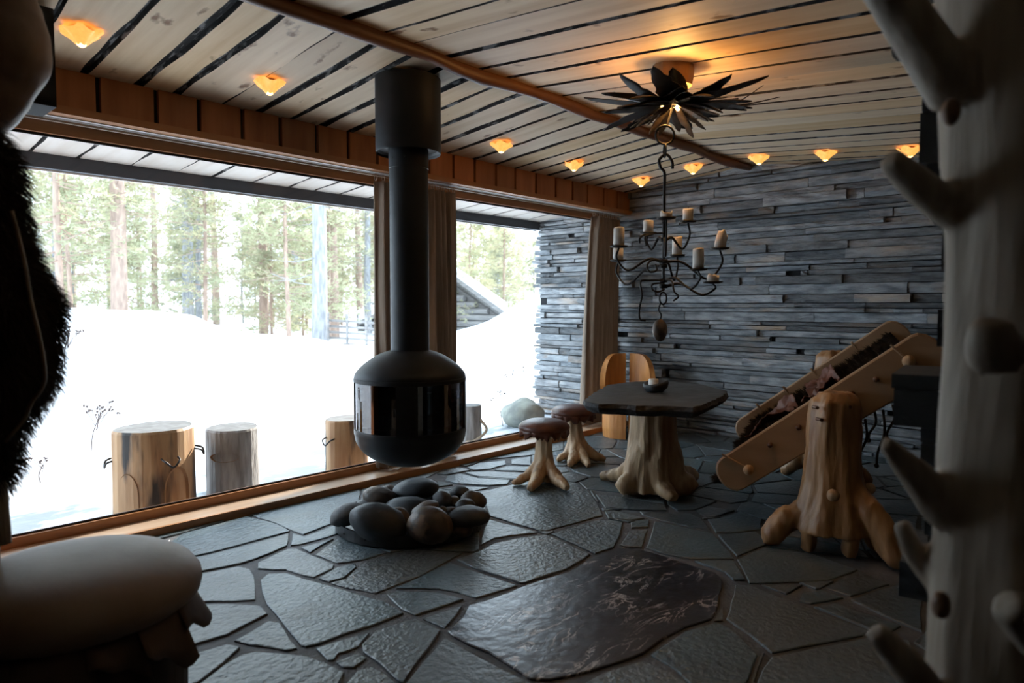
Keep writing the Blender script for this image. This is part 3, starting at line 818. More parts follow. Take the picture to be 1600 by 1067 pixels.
def iron_ring(parent, c, r, ang, z, s=0.055, name='rope_loop', mat=None, drop=1.0):
    d = Vector((math.cos(ang), math.sin(ang), 0)); p0 = Vector((c[0], c[1], z)) + d * (r * 0.98); tdir = Vector((-d.y, d.x, 0))
    pts = [p0 + tdir * (-s), p0 + d * s * .9 + tdir * (-s * .8) + Vector((0, 0, -s * .3 * drop)), p0 + d * s * 1.1 + Vector((0, 0, -s * drop)), p0 + d * s * .9 + tdir * (s * .8) + Vector((0, 0, -s * .3 * drop)), p0 + tdir * s]
    b = MB(); b.tube(smooth_path(pts, 4), 0.007, 6); return b.build(name, mat or m_iron, parent, smooth=True)
ZT = -0.03
CAMANG = math.atan2(-0.675, -0.736)
def log_stool(px, py_base, wpx, py_top, mats, label, seed, carves=(), rings=()):
    base = on_z(px, py_base, ZT); dep = (ROT.transposed() @ (base - CAM)).z * -1
    r = wpx / 2 / F * dep; c = Vector((base.x, base.y, ZT)) + Vector((0.62, 0.78, 0)) * r * 0.4
    dep2 = -(ROT.transposed() @ (c - CAM)).z; r = wpx / 2 / F * dep2
    h = (py_base - py_top) / F * dep2 * 0.97
    t = thing('log_stool', c, label, 'stool', 'log stools on the terrace')
    log_body(c, r, h, seed).build('log', mats, t, smooth=False)
    face = math.atan2(CAM.y - c.y, CAM.x - c.x)
    for da, z, w, hh, ar in carves: carve(t, c, r, face + da, ZT + z * h, w * r * 2, hh * h, ar)
    for da, z in rings: iron_ring(t, c, r, face + da, ZT + z * h)
    return t
log_stool(237, 800, 113, 668, [m_logwood, m_logtop], 'large peeled log stool with dark bark streaks and iron loops outside window', 1,
          carves=((-0.72, .27, .30, .52, True), (0.52, .29, .34, .56, True)), rings=((-1.45, .66), (1.45, .72), (0.35, .68)))
log_stool(362, 770, 80, 667, [m_loggrey, m_logtop], 'grey weathered log stool with oval hand hole standing on the terrace', 2, carves=((-0.35, .60, .55, .14, False),))
log_stool(541, 738, 64, 653, [m_logwood, m_logtop], 'pale peeled log stool partly hidden left of the black stove', 3, rings=((-0.85, .68),))
ls4 = log_stool(735, 694, 38, 632, [m_loggrey, m_logtop], 'log stool with a hanging rope just right of the black stove', 4)
c4 = wloc(ls4); f4 = math.atan2(-c4.y, -c4.x) + 1.1
q = MB(); q.tube(smooth_path([c4 + Vector((math.cos(f4) * .12, math.sin(f4) * .12, .26)), c4 + Vector((math.cos(f4) * .19, math.sin(f4) * .19, .15)), c4 + Vector((math.cos(f4 - .8) * .15, math.sin(f4 - .8) * .15, .05)), c4 + Vector((math.cos(f4 - 1.4) * .12, math.sin(f4 - 1.4) * .12, .04))], 5), 0.014, 7)
q.build('rope', m_rope, ls4, smooth=True)

# ---- boulder and dry plants by the outside wall
def boulder(name, c, r, mat, seed, parent=None, squash=(1, 1, .7), seg=18, rings=12, amp=.18):
    b = MB(); off = Vector((seed * 3.7, seed * 1.3, seed * 2.1))
    b.ball(c, (r * squash[0], r * squash[1], r * squash[2]), seg, rings, fn=lambda d: 1 + amp * noise.noise(d * 1.6 + off) + amp * .35 * noise.noise(d * 4 + off))
    return b
bp_ = on_z(822, 668, ZT)
bo = boulder('b', bp_ + Vector((.1, .12, .13)), .26, m_boulder, 4).build('boulder', m_boulder, origin=bp_, smooth=True)
tag(bo, 'lichen covered rock at the foot of the outside slate wall', 'rock')
def twig(px, py, y, h, lean, label, heads=8, seed=1, tall=False):
    r = random.Random(seed); base = on_y(px, py, y); base.z = snow_z(base.x, base.y) - 0.02
    t = thing('dry_plant', base, label, 'plant', 'dry plants in the snow')
    s = MB(); top = base + Vector((lean * h, 0, h))
    s.tube(smooth_path([base, base.lerp(top, .5) + Vector((-.02, .01, 0)), top], 4), 0.004, 5)
    hd = MB()
    for k in range(heads):
        a = base.lerp(top, r.uniform(.55, .9)) if not tall else base.lerp(top, r.uniform(.3, 1))
        e = (top if not tall else a) + Vector((r.uniform(-.11, .11), r.uniform(-.11, .11), r.uniform(-.02, .09)))
        s.tube([a, a.lerp(e, .5) + Vector((0, 0, .015)), e], 0.0022, 4)
        for _ in range(4): hd.ball(e + Vector((r.uniform(-.018, .018), r.uniform(-.018, .018), r.uniform(-.012, .012))), r.uniform(.005, .010), 6, 4)
    s.build('stem', m_twig, t); tag(hd.build('seed_heads', m_twig, t), kind='stuff')
twig(100, 545, 7.4, .34, .15, 'dry flower head poking from the snow beside the dark fur', seed=1)
twig(140, 640, 6.5, .34, .25, 'dry flower stem with several heads low in the snow bank', heads=12, seed=2)
twig(62, 690, 6.2, .16, .1, 'tiny dry sprig in the snow below the dark fur', heads=4, seed=3)
twig(800, 650, 5.6, .75, .05, 'tall thin dry stalk in front of the outside rock', heads=6, seed=5, tall=True)
twig(787, 660, 5.5, .5, -.1, 'shorter dry stalk left of the outside rock', heads=4, seed=6, tall=True)

# ---- forest
def pine_meshes(seed, h, r0, bare, nb, blen, bark, tufts, dead=8):
    r = random.Random(seed)
    t = MB(); pts = [(0.03 * math.sin(i * 1.1 + seed), 0.03 * math.cos(i * .8 + seed), h * i / 8) for i in range(9)]
    t.tube(pts, lerp_list([r0 * 1.12, r0, r0 * .9, r0 * .75, r0 * .5, r0 * .15], 9), 9)
    tm = t.mesh('trunk', [bark], smooth=True)
    br = MB(); fo = MB()
    for k in range(nb + dead):
        isdead = k >= nb
        z = r.uniform(.12 * h, bare + .1 * h) if isdead else r.uniform(bare, h * .97)
        a = r.uniform(0, 2 * PI); L = (blen * (1 - .65 * (z - bare) / max(.1, h - bare)) if not isdead else blen * .7) * r.uniform(.6, 1.15)
        d = Vector((math.cos(a), math.sin(a), r.uniform(-.25, .25))); p0 = Vector((0, 0, z))
        p1 = p0 + d * L * .5 + Vector((0, 0, -.03 * L)); p2 = p0 + d * L + Vector((0, 0, r.uniform(-.12, .10) * L))
        br.tube([p0, p1, p2], [.018, .011, .004], 4, caps=False)
        for _ in range(3 if isdead else 2):
            s = p0.lerp(p2, r.uniform(.3, .9)); e = s + Vector((r.uniform(-.3, .3), r.uniform(-.3, .3), r.uniform(-.15, .15)))
            br.tube([s, e], [.006, .003], 3, caps=False)
        if not isdead:
            for _ in range(tufts):
                c = p0.lerp(p2, r.uniform(.25, 1.05)) + Vector((r.gauss(0, .17), r.gauss(0, .17), r.gauss(0, .11)))
                for _ in range(5):
                    dd = Vector((r.uniform(-1, 1), r.uniform(-1, 1), r.uniform(-.5, 1))).normalized() * r.uniform(.09, .2)
                    sd_ = dd.orthogonal().normalized() * .02
                    fo.add([c - sd_, c + sd_, c + dd], [(0, 1, 2)])
    return tm, br.mesh('branches', [bark]), fo.mesh('needles', [m_needle])
KINDS = {
 'pine': [pine_meshes(31, 11, .17, 2.8, 40, 1.9, m_pinebark, 15), pine_meshes(32, 10.5, .15, 2.4, 40, 1.9, m_pinebark, 15, 12)],
 'grey': [pine_meshes(33, 11, .17, 3.0, 36, 1.9, m_greybark, 15, 14), pine_meshes(34, 10.5, .16, 3.2, 36, 1.8, m_greybark, 15, 14)],
 'young': [pine_meshes(41, 6.5, .05, .5, 66, 1.6, m_pinebark, 26, 4), pine_meshes(42, 7.5, .055, .8, 70, 1.7, m_pinebark, 26, 6),
           pine_meshes(43, 5.5, .045, .3, 60, 1.5, m_greybark, 26, 3), pine_meshes(44, 8.0, .065, 1.4, 66, 1.8, m_pinebark, 26, 8)],
}
def plant_tree(kind, var, loc, scale, rz, label, group=None):
    tm, bm_, fm = KINDS[kind][var]
    t = thing('pine_tree', loc, label, 'tree', group); t.rotation_euler = (0, 0, rz); t.scale = (scale, scale, scale)
    for nm, me in (('trunk', tm), ('branches', bm_), ('needles', fm)):
        o = link(nm, me, t)
        if nm != 'trunk': o['kind'] = 'stuff'
    return t
TR = [  # px, trunk width px, kind, var, label
 (187, 22, 'pine', 0, 'thick pinkish pine trunk above the left end of the snow bank'),
 (172, 9, 'grey', 0, 'thin grey pine hugging the left side of the thick pinkish pine'),
 (243, 11, 'pine', 1, 'slim orange pine right of the thick pinkish pine'),
 (295, 17, 'grey', 1, 'stout grey pine trunk above the middle of the snow bank'),
 (337, 10, 'pine', 0, 'slim pale pine just right of the stout grey trunk'),
 (411, 15, 'pine', 1, 'pale brown pine where the snow bank slopes down'),
 (462, 13, 'grey', 0, 'blue grey pine left of the broadest grey trunk'),
 (499, 23, 'grey', 1, 'broadest grey pine trunk near the left curtain'),
 (519, 17, 'pine', 0, 'hazy orange pine right behind the broadest grey trunk'),
 (561, 11, 'pine', 1, 'thin pine with side branches nearest the left curtain'),
 (104, 9, 'pine', 1, 'slender orange pine at the far left beside the dark fur'),
 (735, 5, 'young', 1, 'thin young pine in front of the snowy cabin roof'),
 (788, 5, 'young', 3, 'thin young pine above the right snow mound'),
]
for i, (px, w, kind, var, lab) in enumerate(TR):
    dia = {'pine': .33, 'grey': .33, 'young': .14}[kind]; dep = dia * F / w
    p = at(px, 477, dep); p.z = max(-0.2, snow_z(p.x, p.y) - 0.15)
    plant_tree(kind, var, p, 1.0 if kind != 'young' else .9, i * 1.3, lab, 'pines outside the window')
r3 = random.Random(77); nfar = 0
for k in range(120):
    b_ = math.radians(r3.uniform(6, 60)); d_ = r3.uniform(17, 52)
    p = Vector((d_ * math.sin(b_), d_ * math.cos(b_), 0))
    pxx = CX + F * (ROT.transposed() @ (p - CAM)).x / -(ROT.transposed() @ (p - CAM)).z
    if pxx > 690 and d_ < 36: continue
    p.z = max(-0.25, snow_z(p.x, p.y) - .15)
    kind = 'young' if r3.random() < .88 else r3.choice(('pine', 'grey'))
    plant_tree(kind, r3.randrange(len(KINDS[kind])), p, r3.uniform(.75, 1.2) if kind == 'young' else r3.uniform(.55, .8), r3.uniform(0, 6.28), 'green pine tree among the dense forest behind the snow bank', 'dense forest pines'); nfar += 1

# ---- cabin with snowy roof, rail fence
cab = thing('cabin', (17.0, 19.5, 0.0), 'grey log cabin with snow on its sloping roof beyond the mound', 'cabin')
def cabpt(px, py, dep): return at(px, py, dep)
A = at(560, 505, 27); B = at(706, 437, 24.5); Cc = at(782, 492, 23.0); D = at(640, 560, 25.5)
wl = MB(); nrm = Vector((-0.55, -0.83, 0)); back = Vector((0.55, 0.83, 0)) * 4
base0 = Vector((A.x, A.y, -.2)); base1 = Vector((Cc.x, Cc.y, -.2))
for i in range(9):
    z = 0.1 + i * .22
    pa = Vector((A.x, A.y, z)); pc = Vector((Cc.x, Cc.y, z))
    # gable: shorten courses above the eaves
    lo, hi = 0.0, 1.0
    if z > 1.0: hi = max(.55, 1.0 - (z - 1.0) * .35); lo = min(.45, (z - 1.0) * .30)
    wl.tube([pa.lerp(pc, lo), pa.lerp(pc, hi)], .11, 8)
wl.prism([Vector((A.x, A.y, -.2)), Vector((Cc.x, Cc.y, -.2)), Vector((Cc.x, Cc.y, Cc.z - .1)), Vector((B.x, B.y, B.z - .15)), Vector((A.x, A.y, A.z - .1))], .1, axis=back.normalized())
wl.build('log_wall', m_cabin, cab)
def roof_slab(p, q_, th, lift, name, mat, ext=0.0):
    d = (q_ - p).normalized(); n = Vector((0, 0, 1)); p = p - d * ext; q_ = q_ + d * ext
    f0 = nrm * .7
    b = MB(); vs = [p + f0, q_ + f0, q_ + back, p + back]
    b.prism([v + n * (lift + th) for v in vs], th); b.build(name, mat, cab)
roof_slab(B, Cc, .16, -.05, 'roof', m_cabin, .25); roof_slab(A, B, .16, -.05, 'roof', m_cabin, .0)
roof_slab(B, Cc, .34, .11, 'roof_snow', m_snow, .1); roof_slab(A, B, .34, .11, 'roof_snow', m_snow, .0)
fn = thing('rail_fence', at(560, 520, 14), 'weathered rail fence behind the snow bank left of the stove pipe', 'fence')
for j in range(5):
    q = MB(); a = at(505, 500 + j * 9, 16.0); b_ = at(645, 512 + j * 9, 14.5)
    q.tube([a, a.lerp(b_, .5) + Vector((0, 0, .03)), b_], .028, 6); q.build('rail', m_cabin, fn)
for k in range(5):
    q = MB(); a = at(512 + k * 30, 488 + k * 2, 15.8 - k * .3); q.tube([Vector((a.x, a.y, snow_z(a.x, a.y) - .2)), a], .035, 6); q.build('post', m_cabin, fn)

# ================================================================== HANGING STOVE
ST = Vector((2.75, 3.40, 0))
FACE = math.atan2(-ST.y, -ST.x)                      # towards the camera
stove = thing('hanging_stove', (ST.x, ST.y, 0.385), 'black round hanging stove with curved glass and tall flue pipe', 'stove')
def arcshell(mb, r0, r1, z0, z1, a0, a1, seg=12, mi=0):
    v = []; n = seg + 1
    for r, z in ((r0, z0), (r1, z0), (r1, z1), (r0, z1)):
        for k in range(n):
            th = a0 + (a1 - a0) * k / seg; v.append((ST.x + r * math.cos(th), ST.y + r * math.sin(th), z))
    f = []
    for j in range(4):
        j2 = (j + 1) % 4
        for k in range(seg): f.append((j * n + k, j * n + k + 1, j2 * n + k + 1, j2 * n + k))
    f += [(0, n, 2 * n, 3 * n), (seg, 3 * n + seg, 2 * n + seg, n + seg)]
    mb.add(v, f, mi)
RS = 0.35
b = MB(); SEAM = .962
prof = [(RS * q, SEAM + (1.117 - SEAM) * t) for t, q in ((1, .343), (.955, .42), (.87, .525), (.77, .62), (.645, .71), (.5, .80), (.39, .86), (.26, .918), (.13, .966), (0, 1.0))]
b.lathe([(0.118, 1.10)] + prof + [(RS, SEAM - .013), (RS + 0.004, SEAM - .016), (RS + 0.004, SEAM - .038), (RS - 0.02, SEAM - .038)], ST, 64); b.build('dome', m_steelmat, stove, smooth=True)
b = MB(); prof = []
for i in range(15):
    t = i / 14 * PI / 2; prof.append((RS * math.cos(t) if i < 14 else 0.0, 0.592 - 0.212 * math.sin(t)))
b.lathe([(RS - 0.02, 0.630), (RS + 0.004, 0.630), (RS + 0.004, 0.598)] + prof, ST, 56); bowl = b.build('bowl', m_steel, stove, smooth=True)
for a0, a1 in ((-100, -80), (-14, 7), (73, 95), (160, 180)):
    b = MB(); arcshell(b, RS - 0.03, RS + 0.003, 0.625, SEAM - .03, FACE + math.radians(a0), FACE + math.radians(a1), 6); b.build('frame_post', m_steel, stove)
for k, (a0, a1) in enumerate(((-80, -14), (7, 73), (95, 160), (180, 260))):
    b = MB(); arcshell(b, RS - 0.008, RS - 0.003, 0.628, SEAM - .034, FACE + math.radians(a0), FACE + math.radians(a1), 14)
    b.build('glass_panel', m_fireglass, stove, smooth=False)
b = MB(); b.lathe([(0, 0.66), (RS - 0.03, 0.66), (RS - 0.03, 0.652), (0, 0.652)], ST, 32)
b.lathe([(0.0, SEAM - .055), (0.24, SEAM - .055), (0.26, SEAM - .04)], ST, 32)
arcshell(b, 0.255, 0.265, 0.66, SEAM - .04, FACE + math.radians(110), FACE + math.radians(250), 14); b.build('firebox', m_steelmat, stove)
b = MB(); hd_ = FACE + math.radians(-15)
b.box((-.005, -.006, 0), (.012, .006, .045)); b.xform(Matrix.Translation((ST.x + (RS + .006) * math.cos(hd_), ST.y + (RS + .006) * math.sin(hd_), .745)) @ Matrix.Rotation(hd_, 4, 'Z')); b.build('handle', m_iron, stove)
b = MB(); arcshell(b, RS * .93, RS * .963, .548, .556, FACE + math.radians(-58), FACE + math.radians(-30), 8); b.build('air_slot', m_dark, bowl)
b = MB(); b.lathe([(0.0, 1.09), (0.1235, 1.09), (0.1235, 1.118), (0.121, 1.12), (0.121, 2.25), (0.1235, 2.252), (0.1235, 2.42), (0.0, 2.42)], ST, 40); b.build('flue_pipe', m_steelmat, stove, smooth=False)
b = MB()
for da in (-.9, -.2, .5): b.ball((ST.x + .1235 * math.cos(FACE + da), ST.y + .1235 * math.sin(FACE + da), 2.305), .005, 6, 4)
b.build('rivets', m_iron, stove)['kind'] = 'stuff'
b = MB(); b.lathe([(0.0, 2.372), (0.18, 2.372), (0.196, 2.36), (0.200, 2.345), (0.203, 2.36), (0.203, 2.80), (0.0, 2.80)], ST, 48); b.build('ceiling_sleeve', m_steelmat, stove)
for me in ('flue_pipe', 'ceiling_sleeve', 'dome', 'bowl'):
    d = bpy.data.objects[me].data; d.polygons.foreach_set('use_smooth', [True] * len(d.polygons)); d.set_sharp_from_angle(angle=math.radians(35))

# ---- tray with stones
tray = thing('hearth_tray', (ST.x, ST.y, 0), 'round black steel tray holding river stones under the stove', 'tray')
b = MB(); b.lathe([(0.0, 0.002), (0.468, 0.002), (0.475, 0.008), (0.475, 0.075), (0.462, 0.075), (0.462, 0.014), (0.0, 0.014)], ST, 56); b.build('pan', m_steel, tray)
b = MB()
for k in range(8):
    a = FACE - 1.4 + k * .4; b.ball((ST.x + .475 * math.cos(a), ST.y + .475 * math.sin(a), .038), .005, 6, 4)
b.build('rivets', m_iron, tray)['kind'] = 'stuff'
SMAT = {'d': m_stone_dark, 'g': m_stone_grey, 'b': m_stone_brown}
HS = [ # zoom px centre, size, depth, material, tilt deg, label
 (290, 910, 280, 165, 4.02, 'd', 14, 'largest smooth dark bean shaped stone at the front left of the tray'),
 (130, 860, 98, 155, 4.16, 'g', 68, 'upright grey stone leaning on the left rim of the tray'),
 (295, 785, 165, 105, 4.42, 'b', 18, 'brown speckled stone at the back left of the tray'),
 (470, 735, 218, 92, 4.52, 'd', -6, 'broad flat dark stone lying on top at the back of the pile'),
 (340, 745, 92, 55, 4.66, 'b', 0, 'small brown stone peeking out behind the back left of the pile'),
 (430, 830, 220, 100, 4.32, 'd', 0, 'dark oval stone in the middle of the pile'),
 (235, 825, 125, 60, 4.36, 'g', 12, 'pale grey stone half hidden behind the largest dark stone'),
 (385, 880, 122, 100, 4.10, 'b', 25, 'brownish pitted stone between the two biggest front stones'),
 (512, 838, 145, 66, 4.12, 'b', -28, 'reddish brown wedge stone resting above the big round front stone'),
 (540, 915, 215, 162, 3.98, 'b', 0, 'big round mottled brown stone at the front centre of the tray'),
 (600, 785, 88, 76, 4.40, 'g', 0, 'blunt light grey stone right of the flat top stone'),
 (690, 757, 104, 66, 4.62, 'd', 8, 'dark stone at the back right of the pile'),
 (652, 797, 48, 62, 4.46, 'g', 60, 'narrow grey stone squeezed beside the blunt light grey stone'),
 (752, 792, 125, 84, 4.36, 'b', 10, 'tan cracked stone at the right edge of the pile'),
 (714, 812, 92, 54, 4.24, 'd', 0, 'small dark stone in front of the tan cracked stone'),
 (722, 872, 206, 88, 4.08, 'd', -2, 'long flat dark slab stone at the front right of the tray'),
 (600, 840, 48, 38, 4.10, 'g', 0, 'small pebble left of the pair in the centre of the pile'),
 (642, 840, 48, 32, 4.10, 'g', 0, 'small flat pebble right of the pair in the centre of the pile'),
 (700, 938, 95, 55, 4.02, 'b', 0, 'low brown stone tucked under the long flat slab stone'),
]
for i, (zx, zy, w, h, dep, mk, tilt, lab) in enumerate(HS):
    px, py = 500 + zx / 3.139, 530 + zy / 3.139; c = at(px, py, dep); s = dep / F / 3.139
    rx, rz = w * s / 2 * 1.06, h * s / 2 * 1.12; ry = min(max(rx, rz) * .8, .13)
    c.z = max(c.z, 0.014 + rz * 0.98)
    off = Vector((i * 2.3, i * 1.7, i * .9)); mb_ = MB()
    mb_.ball((0, 0, 0), (rx, ry, rz), 20, 14, fn=lambda d: (1 + .10 * noise.noise(d * 1.3 + off) + .05 * noise.noise(d * 2.8 + off)))
    M = Matrix.Translation(c) @ Matrix((( RIGHT.x, -RIGHT.y, 0, 0), (RIGHT.y, RIGHT.x, 0, 0), (0, 0, 1, 0), (0, 0, 0, 1))) @ Matrix.Rotation(math.radians(tilt), 4, 'Y')
    mb_.xform(M)
    tag(mb_.build('river_stone', SMAT[mk], origin=(c.x, c.y, c.z - rz), smooth=True), lab, 'stone', 'river stones in the hearth tray')

# ================================================================== CURTAINS
def curtain(x0, x1, xb0, xb1, label, folds, zb, seed, y=4.53):
    r = random.Random(seed); t = thing('curtain', ((x0 + x1) / 2, y, zb), label, 'curtain', 'linen curtains')
    nx_, nz_ = folds * 10, 16; v = []; f = []; ph = r.uniform(0, 6)
    for j in range(nz_ + 1):
        tz = j / nz_; z = 2.395 + (zb - 2.395) * tz
        for i in range(nx_ + 1):
            u = i / nx_; xa = x0 + (x1 - x0) * u; xb = xb0 + (xb1 - xb0) * u; tt = tz ** .7
            amp = .044 + .02 * math.sin(u * 5 + ph) * (.3 + tz)
            v.append((xa + (xb - xa) * tt + .006 * math.sin(u * 20 + tz * 5), y + amp * math.sin(u * folds * 2 * PI + .5 * math.sin(tz * 3 + ph)), z))
    for j in range(nz_):
        for i in range(nx_): a = j * (nx_ + 1) + i; f.append((a, a + 1, a + nx_ + 2, a + nx_ + 1))
    b = MB(); b.add(v, f); c = b.build('cloth', m_curtain, t, smooth=True)
    so = c.modifiers.new('thick', 'SOLIDIFY'); so.thickness = .003
    for i in range(folds + 1):
        u = i / folds; xx = x0 + (x1 - x0) * u; q = MB()
        q.tube([(xx, y + .018 * math.sin(a), 2.422 + .026 * math.cos(a)) for a in [k * PI / 5 for k in range(10)]], .0035, 5, closed=True); q.build('curtain_ring', m_ring, t, smooth=True)
curtain(3.33, 3.62, 3.33, 3.60, 'brown linen curtain gathered left of the stove pipe', 4, .07, 1)
curtain(3.86, 4.17, 3.90, 4.20, 'brown linen curtain gathered right of the stove pipe', 5, .07, 2)
curtain(6.30, 6.78, 6.10, 6.74, 'brown linen curtain in the corner by the stone wall', 6, .07, 3)

# ================================================================== ROOT TABLE AND MUSHROOM STOOLS
def root_base(c, rtop, rmid, htop, roots, seed, lean=(0, 0), voxel=.012, flare=1.0, disp=.008):
    """trunk that spreads into roots; roots = [(angle, reach, radius, curl)]"""
    r = random.Random(seed); b = MB(); c = Vector(c); n = 14; ph = [r.uniform(0, 6.28) for _ in range(3)]
    pts = [c + Vector((lean[0] * (1 - i / (n - 1)), lean[1] * (1 - i / (n - 1)), 0)) * 0 + Vector((lean[0] * i / (n - 1), lean[1] * i / (n - 1), .04 * htop + .96 * htop * i / (n - 1))) for i in range(n)]
    rad = [rtop + (rmid * flare - rtop) * (1 - i / (n - 1)) ** 2.4 for i in range(n)]
    k1 = max(3, len(roots))
    b.tube(pts, rad, 28, flute=lambda th, t: 1 + .10 * math.sin(k1 * th + ph[0]) * (1 - .6 * t) + .06 * math.sin((k1 + 3) * th + ph[1]) * (1 - .3 * t))
    for a, reach, rr, curl in roots:
        d = Vector((math.cos(a), math.sin(a), 0)); s = Vector((-d.y, d.x, 0))
        p = [c + d * rtop * .45 + Vector((lean[0] * .6, lean[1] * .6, htop * .62)), c + d * (rtop * .75 + .01) + Vector((lean[0] * .3, lean[1] * .3, htop * .36)), c + d * reach * .52 + s * curl * .3 + Vector((0, 0, htop * .15)),
             c + d * reach * .8 + s * curl * .7 + Vector((0, 0, rr * 1.0)), c + d * reach + s * curl + Vector((0, 0, rr * .55))]
        sp = smooth_path(p, 5); b.tube(sp, lerp_list([rr * .9, rr * 1.15, rr * 1.25, rr * .95, rr * .62], len(sp)), 12)
    me = organic(b, voxel, 4, disp * 1.5, 18, .16)
    for v in me.vertices:
        if v.co.z < 0.002: v.co.z = 0.002
    return me
def seat_pad(parent, c, r, ztop, mat, seed, skirt=True):
    b = MB(); prof = [(0.0, ztop), (r * .35, ztop - .004), (r * .65, ztop - .014), (r * .86, ztop - .03), (r * .97, ztop - .05), (r, ztop - .068), (r * .965, ztop - .088), (r * .9, ztop - .10), (0, ztop - .10)]
    b.lathe(prof, c, 40); b.build('seat', mat, parent, smooth=True)
    rr = random.Random(seed); s = MB(); n = 72; rows = 4; v = []
    ph = [rr.uniform(0, 6) for _ in range(3)]; drop = [rr.uniform(.55, 1.25) for _ in range(n)]
    for j in range(rows):
        t = j / (rows - 1)
        for k in range(n):
            a = 2 * PI * k / n; wv = math.sin(14 * a + ph[0]) + .6 * math.sin(23 * a + ph[1])
            q = r * (.975 - .05 * t) + wv * .012 * t; z = ztop - .082 - t * .055 * drop[k]
            v.append((c[0] + q * math.cos(a), c[1] + q * math.sin(a), z))
    f = [(j * n + k, j * n + (k + 1) % n, (j + 1) * n + (k + 1) % n, (j + 1) * n + k) for j in range(rows - 1) for k in range(n)]
    s.add(v, f); o = s.build('ruffled_edge', mat, parent, smooth=True); o.modifiers.new('thick', 'SOLIDIFY').thickness = .006
TC = Vector((4.45, 2.65, 0))
table = thing('root_table', TC, 'slate topped table on a tree stump base with spreading roots', 'table')
def aim(px, py, c):
    p = on_z(px, py, .03); d = p - Vector(c); return math.atan2(d.y, d.x), Vector((d.x, d.y, 0)).length
roots = []
for px, py, rr, cu in ((945, 742, .05, .04), (978, 770, .085, -.03), (1030, 778, .06, .10), (1085, 770, .09, -.02), (1098, 745, .07, .03), (1000, 740, .08, 0), (1060, 735, .07, 0)):
    a, L = aim(px, py, TC); roots.append((a, max(.30, min(L, .52)), rr, cu))
put('stump_base', root_base(TC, .165, .235, .69, roots, 5, voxel=.012, flare=.95), m_root, table)
TOP = [(913,625),(925,616),(936,609),(951,601),(982,597),(1010,595.5),(1043,595.5),(1070,598),(1097,601),(1136,611),(1131,618),(1104,630),(1082,637),(1036,634),(994,634),(965,631),(936,631),(916,627)]
tp = [on_z(px, py, .75) for px, py in TOP]; tj = jag([Vector((p.x, p.y)) for p in tp], .010, .05, 9)
b = MB(); n = len(tj); cc = Vector((TC.x, TC.y)); r = random.Random(4)
lay = [(.75, 0.0), (.742, -.006), (.720, -.014), (.695, .006), (.676, .030)]
for z, ins in lay:
    for p in tj:
        d = (cc - p).normalized() * (ins + r.uniform(-.006, .006) * (z < .75)); b.v.append(Vector((p.x + d.x, p.y + d.y, z + (r.uniform(-.003, .003) if z < .75 else 0))))
for j in range(len(lay) - 1):
    for k in range(n): b.f.append((j * n + k, j * n + (k + 1) % n, (j + 1) * n + (k + 1) % n, (j + 1) * n + k)); b.m.append(1)
b.f.append(tuple(range(n))); b.m.append(0); b.f.append(tuple(reversed([(len(lay) - 1) * n + k for k in range(n)]))); b.m.append(1)
b.build('slate_top', [m_slab, m_slabedge], table)
# bowl of stone with a candle on the table
bc = on_z(1021, 612, .752); bw = thing('stone_bowl', bc, 'dark hollowed stone candle bowl on the slate table', 'bowl')
b = MB(); off = Vector((3, 5, 1)); n = 22
prof = [(.02, .0), (.06, .003), (.085, .03), (.092, .06), (.086, .075), (.074, .073), (.06, .05), (.0, .045)]
for rr_, z in prof:
    for k in range(n):
        a = 2 * PI * k / n; q = rr_ * (1 + .18 * noise.noise(Vector((math.cos(a), math.sin(a), z * 4)) + off) + .18 * math.cos(a - FACE - 1.57)); b.v.append(bc + Vector((q * math.cos(a), q * math.sin(a), z * (1 + .25 * math.cos(a - FACE - 1.9)))))
for j in range(len(prof) - 1):
    for k in range(n): b.f.append((j * n + k, j * n + (k + 1) % n, (j + 1) * n + (k + 1) % n, (j + 1) * n + k)); b.m.append(0)
b.f.append(tuple(reversed(range(n)))); b.m.append(0)
b.build('bowl', m_stone_dark, bw, smooth=True)
cd = MB(); cd.lathe([(0, .045), (.036, .045), (.038, .05), (.037, .092), (.033, .098), (.018, .094), (0, .093)], bc, 20)
tag(cd.build('tea_candle', m_wax, origin=bc + Vector((0, 0, .045)), smooth=True), 'short white candle sitting in the dark stone bowl', 'candle')

def mushroom(px, py, ztop, rs, lab, roots_px, seed, lean=(0, 0)):
    c = on_z(px, py, 0); t = thing('mushroom_stool', c, lab, 'stool', 'leather topped root stools')
    rts = []
    for qx, qy, rr, cu in roots_px:
        a, L = aim(qx, qy, c); rts.append((a, max(.14, min(L, .34)), rr, cu))
    put('root_leg', root_base(c, .062, .12, ztop - .09, rts, seed, lean, voxel=.010, disp=.005), m_root, t)
    seat_pad(t, Vector((c.x + lean[0], c.y + lean[1], 0)), rs, ztop, m_leather, seed)
mushroom(850, 752, .505, .205, 'nearer brown leather stool on a root leg beside the table', ((800, 752, .034, .02), (824, 766, .042, 0), (898, 763, .044, -.03), (862, 738, .036, 0)), 11)
mushroom(903, 718, .505, .205, 'farther brown leather stool on a root leg behind the nearer one', ((868, 716, .034, .02), (886, 730, .04, 0), (925, 730, .036, 0), (945, 718, .04, .02)), 12, lean=(-.03, .03))

